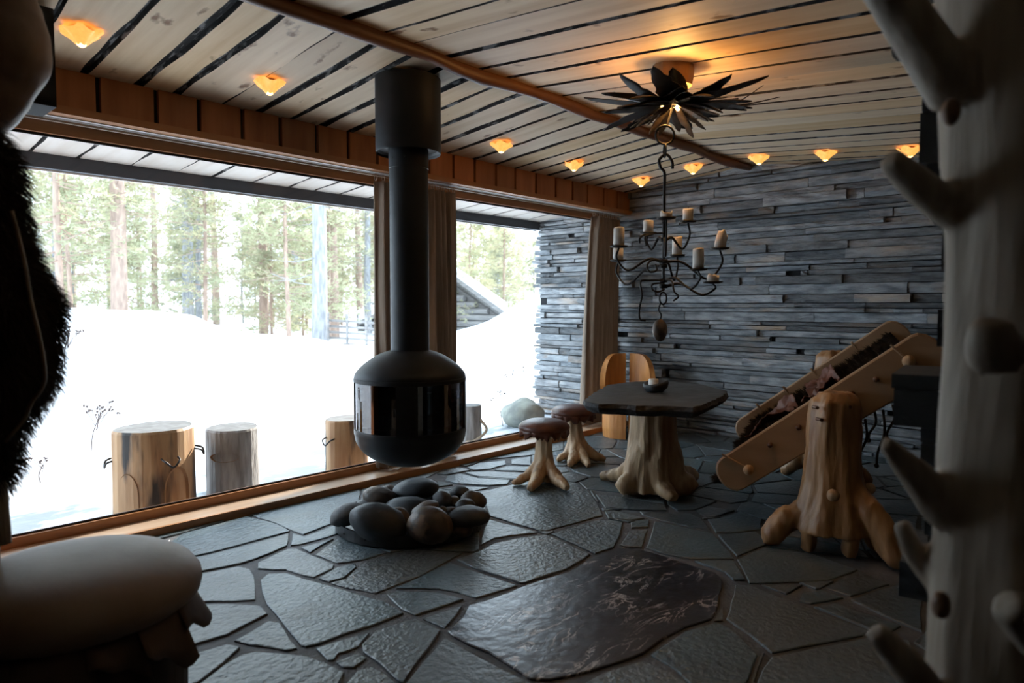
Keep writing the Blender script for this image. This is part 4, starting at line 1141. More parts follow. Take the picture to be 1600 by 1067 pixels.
# ================================================================== CARVED LOG CHAIR IN THE CORNER
CC = Vector((6.22, 4.02, 0)); CF = math.atan2(-CC.y, -CC.x)
chair = thing('log_chair', CC, 'orange carved log chair with split rounded back in the corner', 'chair')
for s_, (a0, a1) in enumerate(((-178, -3), (3, 178))):
    b = MB(); n = 18; v = []; f = []
    for z, k_ in ((.002, 1.0), (.10, 1.03), (.28, 1.02), (.40, .98), (.42, .95)):
        for i in range(n + 1):
            a = CF + math.radians(a0 + (a1 - a0) * i / n); q = .265 * k_ * (1 + .02 * math.sin(5 * a)); v.append((CC.x + q * math.cos(a), CC.y + q * math.sin(a), z))
    for j in range(4):
        for i in range(n): f.append((j * (n + 1) + i, j * (n + 1) + i + 1, (j + 1) * (n + 1) + i + 1, (j + 1) * (n + 1) + i))
    b.add(v, f); b.f.append(tuple(4 * (n + 1) + i for i in range(n + 1))); b.m.append(0)
    f0 = [j * (n + 1) for j in range(5)]; f1 = [j * (n + 1) + n for j in range(5)]
    b.f.append(tuple(f0 + list(reversed(f1)))); b.m.append(0)
    b.build('log_half', m_orange, chair)
for s_ in (-1, 1):
    b = MB(); n = 12; m = 10; v = []; f = []
    for side in (0, 1):
        for i in range(n + 1):
            u = i / n; a = CF + PI + s_ * math.radians(5 + 88 * u)
            zt = .87 - .02 * u - .42 * max(0, u - .35) ** 1.7 / .65 ** 1.7 * .75
            for j in range(m + 1):
                t = j / m; z = .40 + (zt - .40) * t; q = (.262 if side == 0 else .205) + .035 * t
                v.append((CC.x + q * math.cos(a), CC.y + q * math.sin(a), z))
    K = (n + 1) * (m + 1)
    for side in (0, 1):
        for i in range(n):
            for j in range(m): a = side * K + i * (m + 1) + j; f.append((a, a + 1, a + m + 2, a + m + 1))
    for i in range(n): f.append((i * (m + 1) + m, (i + 1) * (m + 1) + m, K + (i + 1) * (m + 1) + m, K + i * (m + 1) + m))
    for i in (0, n):
        for j in range(m): a = i * (m + 1) + j; f.append((a, a + 1, K + a + 1, K + a))
    b.add(v, f); b.build('back_half', m_orange, chair)

# ================================================================== PEGGED RECLINER
N0 = Vector((4.12, 1.80, .385)); N1 = Vector((4.39, .963, 1.055)); U = (N1 - N0); RL = U.length; U.normalize()
V = Vector((.951, .309, 0)); W = V.cross(U); W = W if W.z > 0 else -W
RW = 1.35
rec = thing('recliner', (4.12, 1.27, 0), 'tilted wooden recliner of two pegged boards with fur, on a root stump', 'recliner')
def rail_board(off, name, s0=-.09, s1=RL + .12, hw=.115):
    o = N0 + V * off + W * (.055 if off else 0); pts = []
    for k in range(9):
        a = PI / 2 + PI * k / 8; pts.append((s0 + hw * .75 * math.cos(a), hw * math.sin(a)))
    for k in range(9):
        a = -PI / 2 + PI * k / 8; pts.append((s1 + hw * .75 * math.cos(a), hw * (1 + .12) * math.sin(a)))
    b = MB(); front = [o + U * s + W * w for s, w in pts]; th = .05
    ins = [o - V * .008 + U * (s * .985 + .008) + W * (w * .93) for s, w in pts]
    n = len(front); b.add(ins + front + [p + V * th for p in front], [])
    b.f.append(tuple(range(n))); b.m.append(0); b.f.append(tuple(reversed([2 * n + k for k in range(n)]))); b.m.append(0)
    for k in range(n):
        k2 = (k + 1) % n
        b.f.append((k2, k, n + k, n + k2)); b.m.append(0); b.f.append((n + k2, n + k, 2 * n + k, 2 * n + k2)); b.m.append(0)
    return b.build(name, m_board, rec)
near = rail_board(0, 'side_board'); far = rail_board(RW, 'side_board')
def peg(s, w, r, length, mat, parent, name='peg', ball=True):
    p = N0 + U * s + W * w; b = MB()
    if ball: b.ball(p - V * (.02 + r * .2), (r, r, r), 12, 8)
    else: b.tube([p + V * .02, p - V * length], r, 8)
    b.build(name, mat, parent, smooth=True)
peg(.02, -.03, .034, .05, m_root, near, 'peg_knob'); peg(RL + .02, .02, .036, .05, m_root, near, 'peg_knob')
for s_ in (.22, .42, .78, .93): peg(s_, .03, .016, .045, m_pole, near, 'dark_pin', False)
for s_, a in ((.0, .9), (RL + .02, .5)):
    p = N0 + U * s_ + W * .02 - V * .02; b = MB(); d = (U * math.cos(a + 1.2) + W * math.sin(a + .6)).normalized(); b.tube([p - d * .06, p + d * .13], [.009, .006], 7); b.build('wedge_pin', m_board, near)
for s_ in (.1, .35, .6, .95): b = MB(); p = N0 + U * s_ + V * (RW) + W * .13; b.tube([p, p + W * .07 - V * .02], .009, 6); b.build('wedge_pin', m_board, far)
for s_ in (.02, RL * .35, RL * .68, RL + .02):
    b = MB(); p = N0 + U * s_ - W * .03; b.tube([p + V * .03, p + V * (RW + .02)], .022, 8); b.build('cross_bar', m_board, rec)
# stump that carries the near board
PC = Vector((4.115, 1.265, 0))
def stump(c, h, rtop, tips, voxel=.012, seed=3):
    b = MB(); n = 12
    pts = [Vector((c.x, c.y, .12 + (h - .12) * i / (n - 1))) for i in range(n)]
    rad = [rtop * (1 + .62 * (1 - i / (n - 1)) ** 2.8) for i in range(n)]; rad[-1] = rtop * .62; rad[-2] = rtop * .93
    pts[-2] = Vector((c.x, c.y, h - .045))
    b.tube(pts, rad, 8)
    for tip, rr, zs in tips:
        tip = Vector(tip); d = Vector((tip.x - c.x, tip.y - c.y, 0)); L = d.length; d.normalize()
        p = [c + d * rtop * .3 + Vector((0, 0, zs)), c + d * (rtop * .85) + Vector((0, 0, zs * .62)), c + d * (rtop + (L - rtop) * .45) + Vector((0, 0, zs * .33 + rr * .5)), c + d * L * .86 + Vector((0, 0, rr * .95)), c + d * L + Vector((0, 0, rr * .75))]
        sp = smooth_path(p, 5); b.tube(sp, lerp_list([rr * .9, rr * 1.1, rr * 1.15, rr, rr * .72], len(sp)), 12)
    me = organic(b, voxel, 3, .016, 15, .2)
    for v in me.vertices:
        if v.co.z < .002: v.co.z = .002
    return me
tips = [(on_z(1192, 842, .03), .066, .36), (on_z(1258, 858, .02), .036, .32),  (on_z(1330, 868, .02), .042, .34), (on_z(1412, 884, .02), .068, .56),
        (PC + Vector((.22, .10, 0)), .06, .35), (PC + Vector((.12, -.25, 0)), .06, .35)]
st_ = put('root_stump', stump(PC, .90, .148, tips), m_root2, rec)
for px, py, r_ in ((1302, 774, .034), (1359, 763, .032)):
    b = MB(); p = at(px, py, 3.72 if px < 1340 else 3.88); b.ball(p, (r_, r_, r_), 12, 8); b.build('peg_knob', m_root, st_, smooth=True)
for px, py in ((1277, 637), (1283, 656), (1315, 641), (1328, 636)):
    b = MB(); p = at(px, py, 3.80); b.tube([p - VIEW * .005, p + VIEW * .05], .010, 8); b.build('dark_pin', m_pole, st_)
FC = PC + V * (RW + .34)
put('root_stump', stump(FC, 1.04, .13, [(FC + Vector((.35, .1, 0)), .06, .3), (FC + Vector((-.1, .35, 0)), .06, .3), (FC + Vector((-.1, -.33, 0)), .06, .3)], voxel=.016), m_root2, rec)
# hides between the boards
def hide_sheet(s0, s1, t0, t1, lift, seed, ns=26, nt=18, amp=.03, droop=.10):
    off = Vector((seed, seed * 2.1, 0)); v = []; f = []
    for i in range(ns + 1):
        for j in range(nt + 1):
            s_ = s0 + (s1 - s0) * i / ns; t_ = t0 + (t1 - t0) * j / nt; u_ = (t_ - .05) / (RW - .05)
            z_ = lift - droop * math.sin(PI * max(0, min(1, u_))) + amp * noise.noise(Vector((s_ * 6, t_ * 6, 0)) + off) + amp * .55 * noise.noise(Vector((s_ * 14, t_ * 14, 0)) + off) + amp * .3 * noise.noise(Vector((s_ * 34, t_ * 34, 0)) + off)
            p = N0 + U * s_ + V * t_ + W * z_
            if s_ < -.02: p.z -= (-.02 - s_) * .7
            v.append(p)
    for i in range(ns):
        for j in range(nt): a = i * (nt + 1) + j; f.append((a, a + 1, a + nt + 2, a + nt + 1))
    b = MB(); b.add(v, f); return b
pelt = thing('fur_pelt', N0 + V * .5, 'dark shaggy fur pelt spread between the boards of the recliner', 'pelt')
hb_ = hide_sheet(-.17, RL + .10, .055, RW - .005, .085, 3); hm = hb_.mesh('x', [m_fur])
sk = hb_.build('skin', m_fur, pelt, smooth=True); sk.modifiers.new('thick', 'SOLIDIFY').thickness = .012
fb = fur_blades(hm, 32000, .055, 2, down=Vector((-.2, .15, -.2)), width=.003, up=W)
# keep the hair pointing away from the seat
tag(fb.build('fur', [m_furtip], pelt, fix=False), kind='stuff')
bpy.data.meshes.remove(hm)
for s0, s1, t0, t1, lab, sd_ in ((.50, .74, .16, RW - .10, 'crumpled russet leather hide on the upper part of the recliner', 5), (.10, .40, .10, RW - .2, 'crumpled russet leather hide on the lower part of the recliner', 8)):
    b = hide_sheet(s0, s1, t0, t1, .16, sd_, 50, 44, .05)
    o = b.build('leather_hide', m_redleather, origin=N0 + U * s0 + V * .5, smooth=True); o.modifiers.new('thick', 'SOLIDIFY').thickness = .004
    tag(o, lab, 'leather')
for k, (px, py, L) in enumerate(((1352, 655, .28), (1366, 640, .20), (1380, 640, .36), (1395, 632, .22))):
    b = MB(); p = at(px, py, 4.25); b.tube(smooth_path([p, p + Vector((.01, -.01, -L * .4)), p + Vector((-.01, .02, -L * .75)), p + Vector((.01, .03, -L))], 4), .008, 6); b.ball(p + Vector((.01, .03, -L)), .016, 7, 5)
    b.build('leather_thong', m_hide2, rec, smooth=True)

# ================================================================== FEATHER LAMP AND CANDLE CHANDELIER
MT = on_ceil(1052, 112, .03); LD = -(ROT.transposed() @ (MT - CAM)).z
lamp = thing('feather_lamp', MT, 'ceiling lamp of splayed dark feathers around a glowing warm core', 'lamp')
b = MB(); r = random.Random(2); n = 14
for z, k_ in ((.03, 1), (0, 1.02), (-.05, .98), (-.085, .9)):
    for k in range(n): a = 2 * PI * k / n; q = .112 * k_ * (1 + .06 * math.sin(3 * a + z * 9) + .03 * math.sin(7 * a)); b.v.append(MT + Vector((q * math.cos(a), q * math.sin(a), z)))
for j in range(3):
    for k in range(n): b.f.append((j * n + k, j * n + (k + 1) % n, (j + 1) * n + (k + 1) % n, (j + 1) * n + k)); b.m.append(0)
b.f.append(tuple(3 * n + k for k in range(n))); b.m.append(0)
b.build('log_mount', m_root2, lamp)
CORE = Vector((MT.x, MT.y, MT.z - .19))
b = MB(); b.tube([MT - Vector((0, 0, .07)), CORE], .018, 8); b.build('stem', m_iron, lamp)
for k in range(5):
    a = k * 1.2566; b = MB(); b.ball(CORE + Vector((.06 * math.cos(a), .06 * math.sin(a), .004 + .012 * (k % 2))), (.014, .014, .018), 10, 8); b.build('bulb', m_bulb, lamp, smooth=True)
pl = bpy.data.lights.new('lamp_light', 'POINT'); pl.energy = 10; pl.color = (1.0, .48, .13); pl.shadow_soft_size = .05
lo = link('lamp_light', pl, lamp, (0, 0, -.135))
def feather(a, L, w, rise, droop, mat, seed, curl=0.0):
    r = random.Random(seed); n = 12; b = MB(); d = Vector((math.cos(a), math.sin(a), 0)); s = Vector((-d.y, d.x, 0)); st0 = CORE + d * .05
    v = []
    for i in range(n + 1):
        t = i / n; c = st0 + d * L * t + s * curl * t * t + Vector((0, 0, rise * t - droop * t * t))
        wd = w * (math.sin(PI * min(1, t * .92 + .06)) ** .55) * (1 - .25 * t) if t < 1 else .001
        cut = r.uniform(.55, 1) if t > .55 and r.random() < .5 else 1
        v += [c + s * wd * cut + Vector((0, 0, -.18 * wd)), c + Vector((0, 0, .006)), c - s * wd * r.uniform(.8, 1) + Vector((0, 0, -.18 * wd))]
    f = []
    for i in range(n): k = 3 * i; f += [(k, k + 1, k + 4, k + 3), (k + 1, k + 2, k + 5, k + 4)]
    b.add(v, f); o = b.build('feather', mat, lamp, smooth=True, fix=False); o.modifiers.new('thick', 'SOLIDIFY').thickness = .002
r = random.Random(9); nf = 34
for k in range(nf):
    a = 2 * PI * k / nf + r.uniform(-.12, .12)
    feather(a, r.uniform(.26, .46), r.uniform(.05, .08), r.uniform(-.04, .13), r.uniform(0, .12), m_feather, 100 + k, r.uniform(-.09, .09))
for k in range(26):
    a = 2 * PI * k / 26 + r.uniform(-.1, .1); feather(a, r.uniform(.12, .26), .03, r.uniform(-.13, -.02), .01, m_featherlight, 200 + k)
AR = math.atan2(RIGHT.y, RIGHT.x)
for k, (a, L, ri) in enumerate(((AR + .25, .58, .16), (AR + .05, .62, .06))):
    d = Vector((math.cos(a), math.sin(a), 0)); b = MB(); b.tube(smooth_path([CORE + d * .3, CORE + d * (L * .75) + Vector((0, 0, ri * .4)), CORE + d * L + Vector((0, 0, ri))], 5), lerp_list([.006, .004, .002], 11), 5); b.build('quill', m_feather, lamp, smooth=True)

HX, HY = CORE.x, CORE.y
def zpx(py):           # height of a pixel row on the chandelier axis
    return CAMH + (at(1040, py, LD).z - CAMH)
ROD = at(1038, 300, LD); HX, HY = ROD.x, ROD.y
chand = thing('candle_chandelier', (HX, HY, zpx(530)), 'black forged iron candle chandelier hanging on a hook and rod', 'chandelier')
def ring(c, r, axis, rad, parent, name, sx=1.0):
    b = MB(); ax = Vector(axis).normalized(); e1 = Vector((0, 0, 1)); e2 = ax.cross(e1)
    b.tube([c + e1 * r * sx * math.cos(t) + e2 * r * math.sin(t) for t in [2 * PI * k / 16 for k in range(16)]], rad, 7, closed=True); return b.build(name, m_iron, parent, smooth=True)
vx = VIEW.copy(); vx.z = 0; vx.normalize(); rx_ = Vector((vx.y, -vx.x, 0))
ax0 = Vector((HX, HY, 0))
b = MB(); b.tube([Vector((CORE.x, CORE.y, CORE.z)), ax0.lerp(Vector((CORE.x, CORE.y, 0)), .3) + Vector((0, 0, zpx(196)))], .006, 7); b.build('hanger', m_dark, chand)
ring(ax0 + Vector((0, 0, zpx(212))), .052, vx, .0065, chand, 'ring'); ring(ax0 + Vector((0, 0, zpx(236))), .028, rx_, .006, chand, 'chain_link', 1.3)
b = MB(); hz = zpx(250)
b.tube(smooth_path([ax0 + rx_ * .045 + Vector((0, 0, hz - .05)), ax0 + rx_ * .042 + Vector((0, 0, hz - .01)), ax0 + rx_ * .01 + Vector((0, 0, hz + .028)), ax0 - rx_ * .03 + Vector((0, 0, hz)), ax0 - rx_ * .022 + Vector((0, 0, hz - .045)), ax0 + Vector((0, 0, hz - .075)), ax0 + Vector((0, 0, zpx(300))), ax0 + Vector((0, 0, zpx(380))), ax0 + Vector((0, 0, zpx(452)))], 5), .0085, 8)
b.build('rod', m_iron, chand, smooth=True)
for py, r_ in ((346, .012), (374, .020), (408, .024), (415, .020), (438, .022), (447, .024)):
    b = MB(); z = zpx(py); b.lathe([(0, z + .013), (r_, z + .011), (r_ * 1.12, z), (r_, z - .011), (0, z - .013)], ax0, 14); b.build('collar', m_iron, chand, smooth=True)
CANDLES = [ # px, base py, height px, radius px, depth offset, collar py, melted, label
 (967, 385, 29, 8.6, .04, 408, 0, 'tall thick white candle at the far left of the chandelier'),
 (966, 407, 19, 8.0, .26, 415, 0, 'white candle half hidden beneath the far left chandelier candle'),
 (1013, 364, 19, 8.0, .10, 374, 0, 'short white candle upper left of the chandelier rod'),
 (1041, 341, 9, 9.5, -.12, 374, 1, 'melted stub of candle at the top beside the chandelier rod'),
 (1075, 346, 19, 8.3, .05, 374, 0, 'white candle highest on the right of the chandelier'),
 (1058, 399, 28, 7.7, .20, 408, 0, 'white candle just right of the chandelier rod in the middle tier'),
 (1091, 421, 32, 8.7, -.14, 438, 0, 'tallest white candle at the lower right front of the chandelier'),
 (1125, 388, 23, 9.0, .02, 408, 2, 'leaning melted white candle at the far right of the chandelier'),
 (1114, 441, 10, 9.5, -.10, 447, 1, 'burnt down candle stub at the lowest right of the chandelier'),
]
for i, (px, py, h, r_, dd, cpy, melt, lab) in enumerate(CANDLES):
    d_ = LD + dd; p = at(px, py, d_); s = d_ / F; hh = h * s; rr = r_ * s; zc = zpx(cpy); c0 = ax0 + Vector((0, 0, zc))
    out = Vector((p.x - HX, p.y - HY, 0)); L = out.length; out.normalize()
    low = min(p.z, zc) - .05 - .05 * (i % 2)
    b = MB(); path = smooth_path([c0 + out * .015, c0 + out * L * .35 + Vector((0, 0, .012 - .02 * (i % 2))), Vector((HX, HY, low)) + out * L * .78, Vector((p.x, p.y, (low + p.z) / 2)) + out * .012, p - Vector((0, 0, .008))], 6)
    b.tube(path, lerp_list([.0085, .007, .006, .006], len(path)), 7); b.build('arm', m_iron, chand, smooth=True)
    b = MB(); b.lathe([(0, -.006), (rr * .9, -.008), (rr * 1.55, -.003), (rr * 1.62, .004), (rr * 1.5, .001), (0, 0)], p, 22); b.build('drip_plate', m_iron, chand, smooth=True)
    b = MB(); n = 20; rc = random.Random(i); tops = [hh * ((1 + .22 * math.sin(2 * PI * k / n * 2 + i) + .12 * math.sin(2 * PI * k / n * 5)) if melt else (1 + .025 * math.sin(2 * PI * k / n * 2 + i))) for k in range(n)]
    lean = RIGHT * (.012 if melt == 2 else .0)
    for fz, fr in ((0, 1.0), (.5, .99), (.93, 1.0), (1.0, .93)):
        for k in range(n): a = 2 * PI * k / n; b.v.append(p + Vector((rr * fr * math.cos(a), rr * fr * math.sin(a), tops[k] * fz + .0015)) + lean * fz * fz)
    for k in range(n): a = 2 * PI * k / n; b.v.append(p + Vector((rr * .45 * math.cos(a), rr * .45 * math.sin(a), hh * (.62 if melt else .93))) + lean)
    for j in range(4):
        for k in range(n): b.f.append((j * n + k, j * n + (k + 1) % n, (j + 1) * n + (k + 1) % n, (j + 1) * n + k)); b.m.append(0)
    b.f.append(tuple(4 * n + k for k in range(n))); b.m.append(0); b.f.append(tuple(reversed(range(n)))); b.m.append(0)
    o = tag(b.build('candle', m_wax, origin=p, smooth=True), lab, 'candle', 'chandelier candles')
    w_ = MB(); w_.tube([p + lean + Vector((0, 0, hh * (.6 if melt else .92))), p + lean + Vector((.003, 0, hh * (.6 if melt else .92) + .018))], .0018, 5); w_.build('wick', m_dark, o)
def curl_hook(pts, rad=.0055, name='scroll'):
    b = MB(); b.tube(smooth_path(pts, 6), rad, 7); b.build(name, m_iron, chand, smooth=True)
def cpt(px, py, dd=0.0): return at(px, py, LD + dd)
curl_hook([cpt(1036, 408), cpt(1018, 407, -.06), cpt(1011, 416, -.08), cpt(1016, 425, -.09), cpt(1026, 422, -.08), cpt(1024, 413, -.07)])
curl_hook([cpt(1036, 438), cpt(1015, 438, -.08), cpt(1001, 440, -.1), cpt(1003, 462, -.1), cpt(999, 482, -.1), cpt(1000, 499, -.1), cpt(1009, 501, -.1)])
curl_hook([cpt(1036, 364), cpt(1010, 366, -.1), cpt(1000, 372, -.12), cpt(999, 380, -.12)]); curl_hook([cpt(1020, 366, -.1), cpt(1008, 370, -.14), cpt(1010, 384, -.14)])
curl_hook([cpt(1040, 436), cpt(1050, 440, -.05), cpt(1053, 455, -.08), cpt(1060, 463, -.09), cpt(1052, 470, -.09)])
curl_hook([cpt(1036, 442), cpt(1020, 444, -.05), cpt(1019, 452, -.06), cpt(1028, 456, -.06), cpt(1038, 452, -.03)])
ring(ax0 + Vector((0, 0, zpx(466))), .020, vx, .005, chand, 'chain_link', 1.7)
curl_hook([cpt(1032, 474), cpt(1029, 484), cpt(1033, 492), cpt(1031, 502)], .0045, 'wire')
sp = at(1031, 516, LD); b = MB(); b.ball(sp, (.047, .04, .064), 18, 12, fn=lambda d: 1 + .05 * noise.noise(d * 2))
b.build('hanging_stone', m_stone_brown, chand, smooth=True)

# ================================================================== SHELL CEILING LIGHTS
def shell_mesh(seed):
    r = random.Random(seed); b = MB(); n = 28; ph = r.uniform(0, 6)
    prof = [(.108, .0, 1), (.090, -.018, .7), (.066, -.036, .4), (.044, -.058, .2), (.026, -.074, .1), (0.004, -.082, 0)]
    for rad, z, wv in prof:
        for k in range(n):
            a = 2 * PI * k / n; q = rad * (1 + .12 * wv * math.sin(6 * a + ph) + .08 * wv * math.sin(9 * a + 1.3 * ph)); b.v.append(Vector((q * math.cos(a), q * math.sin(a), z + .014 * wv * math.sin(5 * a + ph))))
    for j in range(len(prof) - 1):
        for k in range(n): b.f.append((j * n + k, j * n + (k + 1) % n, (j + 1) * n + (k + 1) % n, (j + 1) * n + k)); b.m.append(0)
    return b.mesh('shade', [m_shell], smooth=True)
shells = [shell_mesh(k) for k in range(3)]
cap = MB(); cap.lathe([(0, .012), (.05, .012), (.055, -.004), (0, -.004)], (0, 0, 0), 18); capm = cap.mesh('ceiling_cap', [m_pole])
bl_ = MB(); bl_.ball((0, 0, -.053), (.034, .034, .033), 16, 10); bulbm = bl_.mesh('bulb', [m_shellbulb], smooth=True)
SH = [((127, 63), 'glowing shell lamp nearest the dark fur at the far left'), ((421, 140), 'glowing shell lamp left of the stove flue'), ((783, 233), 'first glowing shell lamp right of the stove flue'),
      ((897, 262), 'second glowing shell lamp right of the stove flue'), ((1002, 287), 'glowing shell lamp in the corner above the curtain'), ((1083, 267), 'glowing shell lamp between the corner and the ridge pole'),
      ((1186, 252), 'glowing shell lamp just right of the ridge pole end'), ((1290, 246), 'middle glowing shell lamp over the stone wall right of the pole'), ((1422, 240), 'glowing shell lamp beside the pale trunk')]
for k, ((px, py), lab) in enumerate(SH):
    p = on_ceil(px, py, .055); p.z = ceil_z(p.y) - .012
    t = thing('shell_lamp', p, lab, 'lamp', 'glowing shell lamps'); t.rotation_euler = (0, 0, k * 1.1); t.scale = (.82, .82, .9)
    link('shade', shells[k % 3], t); link('ceiling_cap', capm, t); link('bulb', bulbm, t)

# ================================================================== LEFT FOREGROUND
# loudspeaker under the ceiling
tr = on_ceil(83, 8, .01); sz = at(82, 165, -(ROT.transposed() @ (tr - CAM)).z).z
q = Vector((tr.x, tr.y, 0)); e = Vector((1, 0, 0)); g = Vector((0, 1, 0))
spk = thing('loudspeaker', (tr.x - .15, tr.y + .12, sz), 'black box loudspeaker hanging from the ceiling above the fur', 'speaker')
b = MB(); b.box((tr.x - .30, tr.y, sz), (tr.x, tr.y + .24, ceil_z(tr.y + .24) - .004)); b.build('cabinet', m_dark, spk)
b = MB(); b.box((tr.x - .285, tr.y - .008, sz + .02), (tr.x - .015, tr.y, ceil_z(tr.y + .24) - .03)); b.build('grille', m_steelmat, spk)
# post carrying the hides
LDP = 2.15
PB = at(-55, 477, LDP); post = thing('burl_post', (PB.x, PB.y, 0), 'wooden post with a big smooth burl at the left edge', 'post')
b = MB(); b.tube([(PB.x, PB.y, .0), (PB.x + .01, PB.y, 1.2), (PB.x, PB.y, ceil_z(PB.y) - .03)], [.07, .06, .06], 12)
for px, py, rx2, rz2 in ((-5, 40, .13, .20), (15, 75, .115, .17), (-5, 120, .105, .14), (-20, 150, .10, .12)):
    b.ball(at(px, py, LDP), (rx2, rx2, rz2), 16, 10)
bmesh_ = organic(b, .012, 6, .006, 8)
for v in bmesh_.vertices: v.co.z = min(v.co.z, ceil_z(v.co.y) - .006)
put('burl', bmesh_, m_burl, post)
b = MB(); fpx = [(190, 8), (250, 33), (300, 40), (350, 46), (400, 60), (430, 74), (460, 88), (490, 93), (520, 86), (560, 82), (600, 84), (620, 74), (660, 50), (700, 40), (745, 36), (775, 18)]
pts = []; rad = []
for py, ex in fpx:
    cx_ = -38 if py < 640 else -38 + (py - 640) * .12; pts.append(at(cx_, py, LDP - .05)); rad.append(max(.03, (ex - 22 - cx_) * LDP / F))
b.tube(pts, rad, 18)
hide = thing('hanging_pelt', (PB.x, PB.y, 0.7), 'black shaggy fur pelts hanging at the left edge by the window', 'pelt')
pm = organic(b, .016, 4, .012, 7); pelt_body = put('pelt', pm, m_fur, hide)
wm = pm.copy(); wm.transform(Matrix.Translation(wloc(hide)))
tag(fur_blades(wm, 22000, .055, 4, down=Vector((0, 0, -.75)), width=.0016).build('fur', m_furtip, hide, fix=False), kind='stuff')
b = MB(); path = smooth_path([at(px, py, LDP - .05 - (px + 60) * .0003 - .12) for px, py in ((18, 330), (36, 400), (48, 470), (62, 530), (70, 580), (66, 605), (48, 630), (38, 655), (8, 690))], 5)
b.tube(path, .0055, 6); b.build('hide_edge', m_seam, hide, smooth=True)
b = MB(); b.tube([at(-14, 690, LDP - .05), at(-4, 790, LDP - .05), at(-2, 850, LDP - .05)], [.035, .03, .034], 10); b.build('leg_end', m_trunk, hide, smooth=True)
# round hide covered stool
DC = Vector((.66, 2.58, 0)); DR = .385
drum = thing('drum_stool', DC, 'big round stool with a tan hide cushion in the left foreground', 'stool')
b = MB(); b.lathe([(0, 0.001), (.31, .001), (.33, .03), (.335, .20), (.325, .40), (0, .40)], DC, 36); b.build('stump', m_barrel, drum, smooth=False)
b = MB(); b.lathe([(0, .575), (.12, .572), (.22, .560), (.30, .538), (.355, .505), (.382, .468), (DR, .44), (.378, .415), (.35, .395), (.32, .388), (0, .388)], DC, 48); b.build('cushion', m_hide, drum, smooth=True)
r = random.Random(5); a = 0
while a < 2 * PI:
    w_ = r.uniform(.42, .72); b = MB(); n = 9; v = []; L0 = r.uniform(.11, .17)
    for j in range(4):
        t = j / 3
        for k in range(n):
            u = k / (n - 1); aa = a + w_ * (u - .03) * (1 + .06 * t); q = .352 + .045 * t + .018 * math.sin(u * 5 + a * 3) * t; v.append((DC.x + q * math.cos(aa), DC.y + q * math.sin(aa), .405 - t * L0 * (.8 + .35 * math.sin(u * 3.1 + a) + .08 * math.sin(u * 11 + a * 5))))
    b.add(v, [(j * n + k, j * n + k + 1, (j + 1) * n + k + 1, (j + 1) * n + k) for j in range(3) for k in range(n - 1)])
    o = b.build('hide_flap', m_hide2, drum, smooth=True); o.modifiers.new('thick', 'SOLIDIFY').thickness = .005
    a += w_ * .93

# ================================================================== RIGHT FOREGROUND
TD = 1.32
b = MB(); TP = [(1622, -495), (1618, -150), (1616, 150), (1620, 420), (1604, 700), (1590, 1000), (1575, 1300), (1565, 1632)]
b.tube(smooth_path([at(px, py, TD) for px, py in TP], 5), lerp_list([.165, .16, .150, .150, .152, .160, .19], 36), 20, flute=lambda th, t: 1 + .05 * math.sin(3 * th + 4 * t) + .03 * math.sin(7 * th + 9 * t))
STUB = [((1500, 150), (1440, 60), (1370, -40), .055, .040, 0), ((1490, 330), (1430, 285), (1388, 248), .040, .024, .02), ((1480, 800), (1425, 735), (1381, 690), .040, .018, 0), ((1480, 920), (1432, 870), (1408, 815), .030, .016, .1),
        ((1470, 1110), (1420, 1045), (1366, 985), .040, .022, -.05), ((1560, 560), (1550, 530), (1553, 500), .05, .03, -.17), ((1640, 1000), (1600, 965), (1570, 945), .05, .03, -.17)]
for p0, p1, p2, r0, r1, dd in STUB: b.tube(smooth_path([at(*p0, TD + dd), at(*p1, TD + dd - .02), at(*p2, TD + dd - .03)], 4), lerp_list([r0, (r0 + r1) / 2, r1], 9), 10)
TB = at(1530, 1632, TD); trunk = thing('trunk_post', (TB.x, TB.y, 0), 'pale peeled tree trunk with branch stubs at the right edge', 'tree trunk')
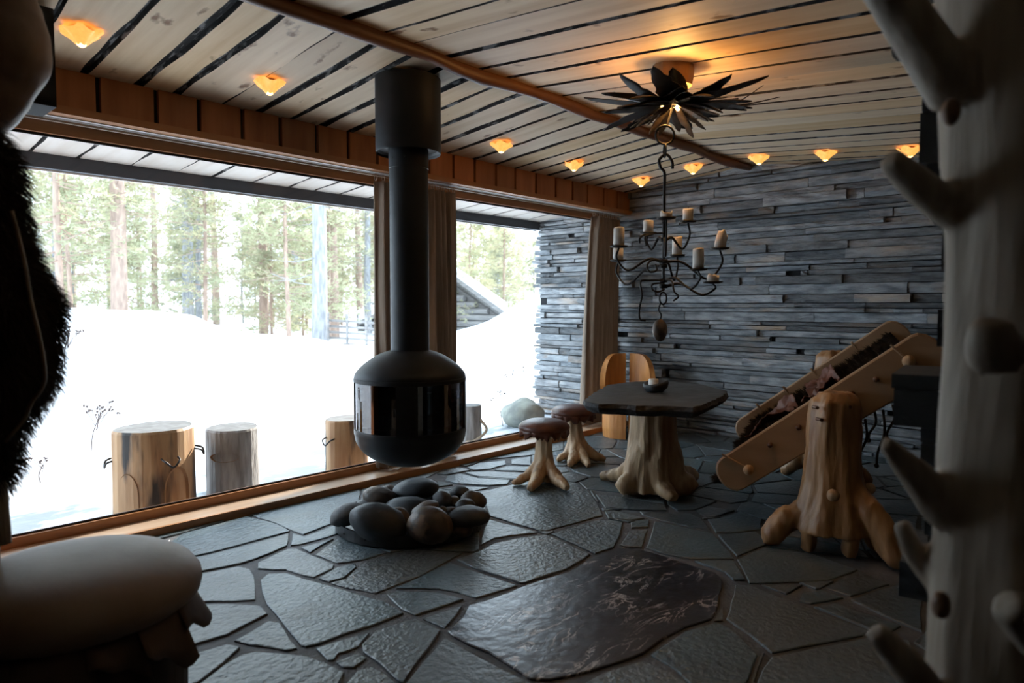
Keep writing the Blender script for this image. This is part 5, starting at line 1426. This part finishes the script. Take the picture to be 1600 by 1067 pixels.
tmesh = organic(b, .010, 4, .004, 9, .3)
for v in tmesh.vertices:
    v.co.z = max(.002, min(v.co.z, ceil_z(v.co.y) - .002))
put('trunk', tmesh, m_trunk, trunk)
for px, py, dd in ((1470, 945, -.165), (1486, 175, -.12)):
    b = MB(); p = at(px, py, TD + dd); b.ball(p, (.016, .016, .024), 10, 8); b.build('knot', m_burl, trunk, smooth=True)
# stone pillar behind the trunk
P0 = at(1462, 477, 2.15); fw = ray(1470, 477); fw.z = 0; fw.normalize(); rt = Vector((fw.y, -fw.x, 0))
b = MB(); core = [P0 + rt * .10 + fw * .05, P0 + rt * .62 + fw * .05, P0 + rt * .62 + fw * .40, P0 + rt * .10 + fw * .40]
b.prism([Vector((p.x, p.y, ceil_z(p.y) - .01)) for p in core], 2.4); 
pil = struct(b.build('wall_pillar', m_wallback), 'dark rough slate pillar behind the pale trunk')
r = random.Random(15); z = 0.0
while z < 2.5:
    h = r.choice((.05, .07, .09, .12, .16)); ex = r.uniform(-.02, .05)
    zc = z + h / 2; pyc = 477 + (1.4 - zc) * F / 2.15
    for lo_, hi_, e_ in ((150, 240, -.05), (240, 330, -.03), (595, 650, -.115), (650, 720, -.02), (915, 965, -.085)):
        if lo_ <= pyc <= hi_: ex = e_
    pts = [P0 + rt * (ex + r.uniform(-.01, .01)) + fw * r.uniform(-.02, .02), P0 + rt * .64 + fw * r.uniform(-.04, .0), P0 + rt * .64 + fw * .44, P0 + rt * (ex + r.uniform(0, .03)) + fw * .42]
    top = min(z + h - .004, ceil_z(P0.y) - .02)
    if top > z + .01:
        b = MB(); b.prism([Vector((p.x, p.y, top)) for p in pts], top - z); o_ = Vector((P0.x, P0.y, z)); link('slab', b.mesh('slab', [m_pillar], o_, False, True), pil, o_)
    z += h
p = at(1448, 78, 2.1); b = MB(); b.tube([p + rt * .12 + fw * .1, p - rt * .02, at(1412, 76, 2.05)], [.042, .042, .036], 12, capmi=1); b.build('log_end', [m_barrel, m_logtop], pil)
